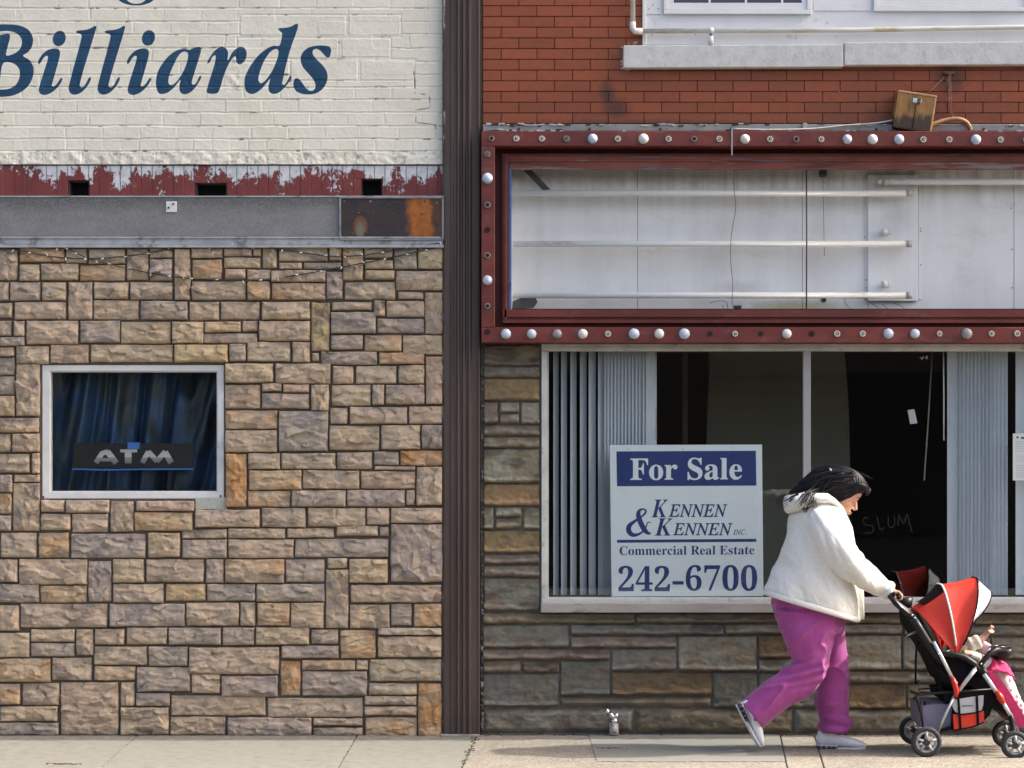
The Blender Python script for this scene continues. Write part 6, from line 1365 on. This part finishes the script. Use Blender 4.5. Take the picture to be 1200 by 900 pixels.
for q_ in ([(1121.8, 819), (1124.3, 818.6), (1127, 855), (1124.2, 855.4)], [(1143.2, 816), (1146, 815.6), (1147.5, 848.5), (1144.6, 849.6)]): flatc(q_, .2475, black_cloth, 'pocket_strap', bsk, .003)
b = B(); sq = smooth_path([(1115.5, 828), (1119, 834.6), (1126, 837.2), (1143, 835.2), (1150.5, 833)], 4); b.tube([Q(q[0], q[1], .249) for q in sq], .0035, n=6); sq = smooth_path([(1117, 856), (1140, 851.6), (1153.5, 846.2)], 4); b.tube([Q(q[0], q[1], .247) for q in sq], .004, n=6); b.build('pocket_binding', black_cloth, bsk)
b = B(); b.poly([Q(x, y, .2465) for x, y in ((1126.5, 827.2), (1129, 826.6), (1140.5, 826.4), (1140.5, 827.1), (1129, 827.9))], .002); b.build('pocket_mark', M('dark print', (.08, .08, .09), .7), bsk)
# hanging straps, mesh pocket, crossbar
b = B()
for pts, r_ in (([(1078, 752), (1074, 757), (1073.2, 775), (1073.0, 801)], (.006, .010)), ([(1101, 797), (1101.5, 805), (1102, 813)], (.005, .008)), ([(1077, 797), (1073, 802)], .004), ([(1083, 822), (1085.5, 834), (1088.5, 842), (1085, 851)], (.003, .006))):
    b.tube([Q(x, y, .20) for x, y in pts], r_, n=6)
b.tube([Q(1076, 808, .2), Q(1104, 805, .2)], .004, n=6); b.tube([Q(1077, 811, .2), Q(1106, 812.5, .2)], .004, n=6); b.build('strap', black_cloth, st)
b = B(); b.loft([(Q(1066, 742), Q(1071, 741), .03, 2), (Q(1062, 747), Q(1072, 748), .04, 2), (Q(1064, 752), Q(1072, 753), .03, 2)], n=10); 
b.bm.free()
b = B(); b.tube([Q(1075, 740, .17), Q(1068, 742.5, .19), Q(1060.5, 747, .2)], [(.004, .012), (.005, .014), (.001, .003)], n=8); b.build('violet_ribbon', M('violet ribbon', (.35, .27, .38), .7), st)
# snack tray with a toy
b = B(); c = Q(1171, 763.5, .05)
b.loft([(Q(1160, 769), Q(1179, 770), .15, 3), (Q(1159, 764), Q(1182, 764), .165, 3), (Q(1159, 759), Q(1183, 758), .17, 3)], n=28); b.build('tray', black_plastic, st)
b = B(); ring = [Q(1171 + 12.5 * math.cos(t), 757.5 + .8 * math.sin(t), .05 + .14 * math.sin(t)) for t in [2 * math.pi * i / 24 for i in range(26)]]; b.tube(ring, .006, n=8, caps=False); b.build('tray_rim', M('glossy black rim', (.03, .03, .035), .15), st)
b = B(); sq = smooth_path([(1161.5, 756), (1161.8, 748), (1161.5, 742), (1163, 738.5)], 4); b.tube([Q(q[0], q[1], .06) for q in sq], [.004 + .003 * (i < 5) for i in range(len(sq))], n=8); b.build('toy_stalk', black_plastic, st)
# leg rest
b = B(); b.poly([Q(x, y, .20) for x, y in ((1153, 790), (1162, 790), (1176, 810), (1188, 828), (1196, 848), (1192, 850), (1180, 838), (1168, 818))], .40, Vector((0, 1, 0))); b.build('leg_rest', black_cloth, st)
b = B(); b.loft([(Q(1170, 826), Q(1183, 822), .19), (Q(1171, 836), Q(1185, 834), .20), (Q(1176, 841), Q(1185, 840), .16)], n=16); b.build('foot_bolster', M('dark pink cloth', (.16, .012, .035), .8), st)

# ================================================================== CHILD IN THE STROLLER
kid = empty('person', Q(1140, 790), 'baby in the stroller with one hand raised, cream top and white dotted trousers', 'baby')
b = B()
hd = Q(1117, 742, 0); b.loft([(hd + Vector((-.012, 0, -.085)), hd + Vector((.03, 0, -.08)), .03), (hd + Vector((-.045, 0, -.055)), hd + Vector((.062, 0, -.055)), .055), (hd + Vector((-.07, 0, -.01)), hd + Vector((.078, 0, -.01)), .07), (hd + Vector((-.07, 0, .03)), hd + Vector((.07, 0, .03)), .068), (hd + Vector((-.04, 0, .07)), hd + Vector((.04, 0, .07)), .045), (hd + Vector((-.01, 0, .082)), hd + Vector((.01, 0, .082)), .015)], n=22)
b.tube([hd + Vector((.07, 0, -.008)), hd + Vector((.088, 0, -.018))], [.010, .009], n=8)
b.tube([hd + Vector((.066, -.02, -.036)), hd + Vector((.074, 0, -.038)), hd + Vector((.066, .02, -.036))], [.005, .008, .005], n=8)
for s_ in (1, -1): b.tube([hd + Vector((-.01, s_ * .066, -.012)), hd + Vector((-.012, s_ * .078, .008))], [.012, .010], n=8)
b.tube([hd + Vector((0, 0, -.06)), Q(1118, 762), Q(1122, 776), Q(1126, 790)], [.035, .05, .075, .08], n=18)
# raised arm
b.tube([Q(1122, 768, .10), Q(1134, 758, .12), Q(1146, 752, .13), Q(1153, 746, .12), Q(1157, 741.5, .12)], [.032, .028, .022, .018, .0165], n=14)
HPt = Q(1157.5, 741, .12)
b.tube([HPt, Q(1159.5, 738, .12), Q(1161, 735.5, .12)], [(.017, .020), (.015, .026), (.009, .024)], n=12)
for i in range(4):
    oy = .140 - .016 * i; b.tube([Q(1160, 736.5, oy), Q(1162, 733.8 - .3 * i, oy), Q(1164, 734.5 - .2 * i, oy), Q(1163.6, 737, oy)], [.0065, .0062, .0058, .005], n=8)
b.tube([Q(1157.5, 739, .145), Q(1160.5, 741.5, .155), Q(1163.5, 741, .145), Q(1164.5, 739.5, .13)], [.0075, .0072, .0065, .0055], n=8)
# near arm resting, hand on the bottle
b.tube([Q(1116, 768, .13), Q(1121, 777, .17), Q(1126, 772, .17), Q(1130, 768, .165)], [.028, .024, .020, .017], n=14)
b.tube([Q(1129, 768.5, .165), Q(1134, 767, .175)], [(.016, .020), (.013, .022)], n=12)
for i in range(4):
    x = 1131 + i * 2.5; b.tube([Q(x - 1, 763.5 + i * .3, .135), Q(x - .6, 762.5 + i * .3, .175), Q(x, 766 + i * .3, .192), Q(x + .2, 769.5, .188)], [.0068, .0068, .0064, .005], n=8)
b.tube([Q(1130, 770, .17), Q(1134, 772.5, .185), Q(1138, 772, .188)], [.008, .0075, .006], n=8)
b.tube([Q(1124, 790, .06), Q(1148, 782, .07), Q(1165, 790, .07), Q(1176, 812, .06), Q(1194, 838, .06), Q(1206, 846, .06)], [.05, .05, .042, .034, .026, .024], n=14)
b.tube([Q(1124, 790, -.06), Q(1148, 782, -.07), Q(1168, 790, -.07), Q(1180, 812, -.06), Q(1198, 838, -.06), Q(1210, 846, -.06)], [.05, .05, .042, .034, .026, .024], n=14)
remesh(b, 'body', M('baby skin', (.50, .29, .21), .5, .1, 20), kid, .0045, 2)
cream = M('cream jersey', (.60, .58, .47), .9, .08, 14, stain=(.50, .35, .34), sthr=.62, sscale=30, bump=.002)
b = B(); b.tube([Q(1113, 775, .05), Q(1122, 766, .10), Q(1134, 757.5, .12), Q(1143, 753, .13), Q(1148, 751.5, .13)], [.06, .050, .044, .043, .036], n=18); b.tube([Q(1112, 768, 0), Q(1120, 776, 0), Q(1130, 786, 0)], [(.07, .12), (.085, .13), (.09, .13)], n=18); b.tube([Q(1114, 766, .12), Q(1119, 772, .165), Q(1124, 775, .17)], [.042, .036, .03], n=14)
remesh(b, 'top', cream, kid, .006, 2, lambda co, nr: .010 * (fbm(co[:, 0] * 14, co[:, 2] * 12, 2, 3) - .5) + .004 * np.sin((co[:, 0] * .8 + co[:, 2] * .35) * 150 ))
hr_ = B(); hr_.loft([(hd + Vector((-.078, 0, -.03)), hd + Vector((.02, 0, -.03)), .072), (hd + Vector((-.078, 0, .01)), hd + Vector((.045, 0, .03)), .077), (hd + Vector((-.06, 0, .06)), hd + Vector((.055, 0, .065)), .062), (hd + Vector((-.02, 0, .088)), hd + Vector((.02, 0, .088)), .02)], n=18); hr_.build('hair', M('fair hair', (.30, .18, .08), .6, .2, 30), kid)
dk_ = Nt('white cotton with pink dots'); v_ = dk_.n.new('ShaderNodeTexVoronoi'); v_.inputs['Scale'].default_value = 24; v_.inputs['Randomness'].default_value = .55; dk_.lk(dk_.co, v_.inputs[0])
dots = dk_.fin(dk_.ramp(v_.outputs['Distance'], [(.27, (.50, .10, .20)), (.33, (.66, .62, .60))]), .85, dk_.bump(dk_.noise(60, 4), .002))
b = B()
for s_ in (1, -1): b.tube([Q(1138, 788, s_ * .05), Q(1152, 781, s_ * .07), Q(1166, 785, s_ * .07), Q(1175, 800, s_ * .065), Q(1188, 826, s_ * .06), Q(1202, 842, s_ * .06), Q(1208, 847, s_ * .06)], [.07, .068, .066, .060, .050, .044, .04], n=18)
remesh(b, 'trousers', dots, kid, .006, 2, lambda co, nr: .014 * (fbm(co[:, 0] * 10 + co[:, 2] * 4, co[:, 2] * 9, 2, 3) - .5))
b = B(); b.tube([Q(1128.5, 757, .14), Q(1124, 762, .15), Q(1121, 768, .14)], [.010, .014, .010], n=8); b.build('green_bib', M('lime green bib', (.30, .52, .10), .8, .1), kid)
# bottle, blanket and toy are loose things
bo = empty('baby_bottle', Q(1143, 770, .17), 'cream baby bottle held by the baby under the stroller canopy', 'bottle')
b = B(); b.tube([Q(1133, 766.5, .165), Q(1136, 767.5, .165), Q(1140, 769, .165), Q(1147, 771.5, .165), Q(1148.5, 772, .165)], [.022, .027, .028, .029, .026], n=18); b.build('bottle_body', M('cream bottle', (.60, .57, .44), .35, .06), bo)
b = B(); b.tube([Q(1133, 766.5, .165), Q(1129.5, 765.2, .165)], [.023, .022], n=14); b.build('bottle_cap', M('pale cap', (.55, .48, .42), .4), bo)
tb = B(); tb.tube([Q(1149, 757, .10), Q(1153, 755.5, .10), Q(1157, 757, .10), Q(1155, 762, .10), Q(1150, 764, .10)], [.016, .024, .026, .026, .016], n=14); o = remesh(tb, 'soft_toy', M('pink and mauve plush', (.58, .40, .46), .9, .1, 20, stain=(.20, .12, .22), sthr=.6, sscale=30), None, .005, 3, lambda co, nr: .008 * (fbm(co[:, 0] * 20, co[:, 2] * 20, 2, 3) - .5)); tag(o, 'small pink and mauve plush toy against the stroller tray', 'toy')
# pink blanket tumbling over the seat edge
b = B()
pth = [(1146, 776), (1154, 771.5), (1164, 774), (1174, 776), (1180, 779)]
rows = []
nu, nv = 40, 26
def blanket():
    us = np.linspace(0, 1, 46); vs_ = np.linspace(-1, 1, 34); CO = []
    path = smooth_path([(1149, 782), (1152, 773), (1160, 769.5), (1170, 773), (1179, 778), (1181, 782)], 9)
    path = np.array([p_[:2] for p_ in path]); U = np.linspace(0, len(path) - 1, 46)
    px = np.interp(U, np.arange(len(path)), path[:, 0]); py = np.interp(U, np.arange(len(path)), path[:, 1])
    for i in range(46):
        for v in vs_:
            p_ = Q(px[i], py[i], 0); a = abs(v); z = -.045 * max(0, a - .55) ** 1.2 * 2 - .02 * a; y = p_.y - v * .19
            n_ = mnoise.noise(Vector((px[i] * .16, v * 3, 2))) * .018; CO.append((p_.x + n_ * .5, y, p_.z + z + n_))
    co = np.array(CO); idx = np.arange(46 * 34).reshape(46, 34); q = np.stack([idx[:-1, :-1], idx[:-1, 1:], idx[1:, 1:], idx[1:, :-1]], -1).reshape(-1, 4)
    return mesh_from('blanket', co, q, {})
o = link('blanket', blanket(), pink); sd_ = o.modifiers.new('t', 'SOLIDIFY'); sd_.thickness = .008; tag(o, 'hot pink blanket over the lap and leg rest of the stroller', 'blanket')
b = B(); b.poly([Q(x, y, .214) for x, y in ((1156, 786), (1164, 788), (1174, 798), (1184, 812), (1194, 828), (1202, 842), (1200, 853), (1192, 851), (1184, 838), (1176, 822), (1166, 806), (1157, 794))], .035, Vector((0, 1, 0))); b.build('blanket_fold', pink, o)
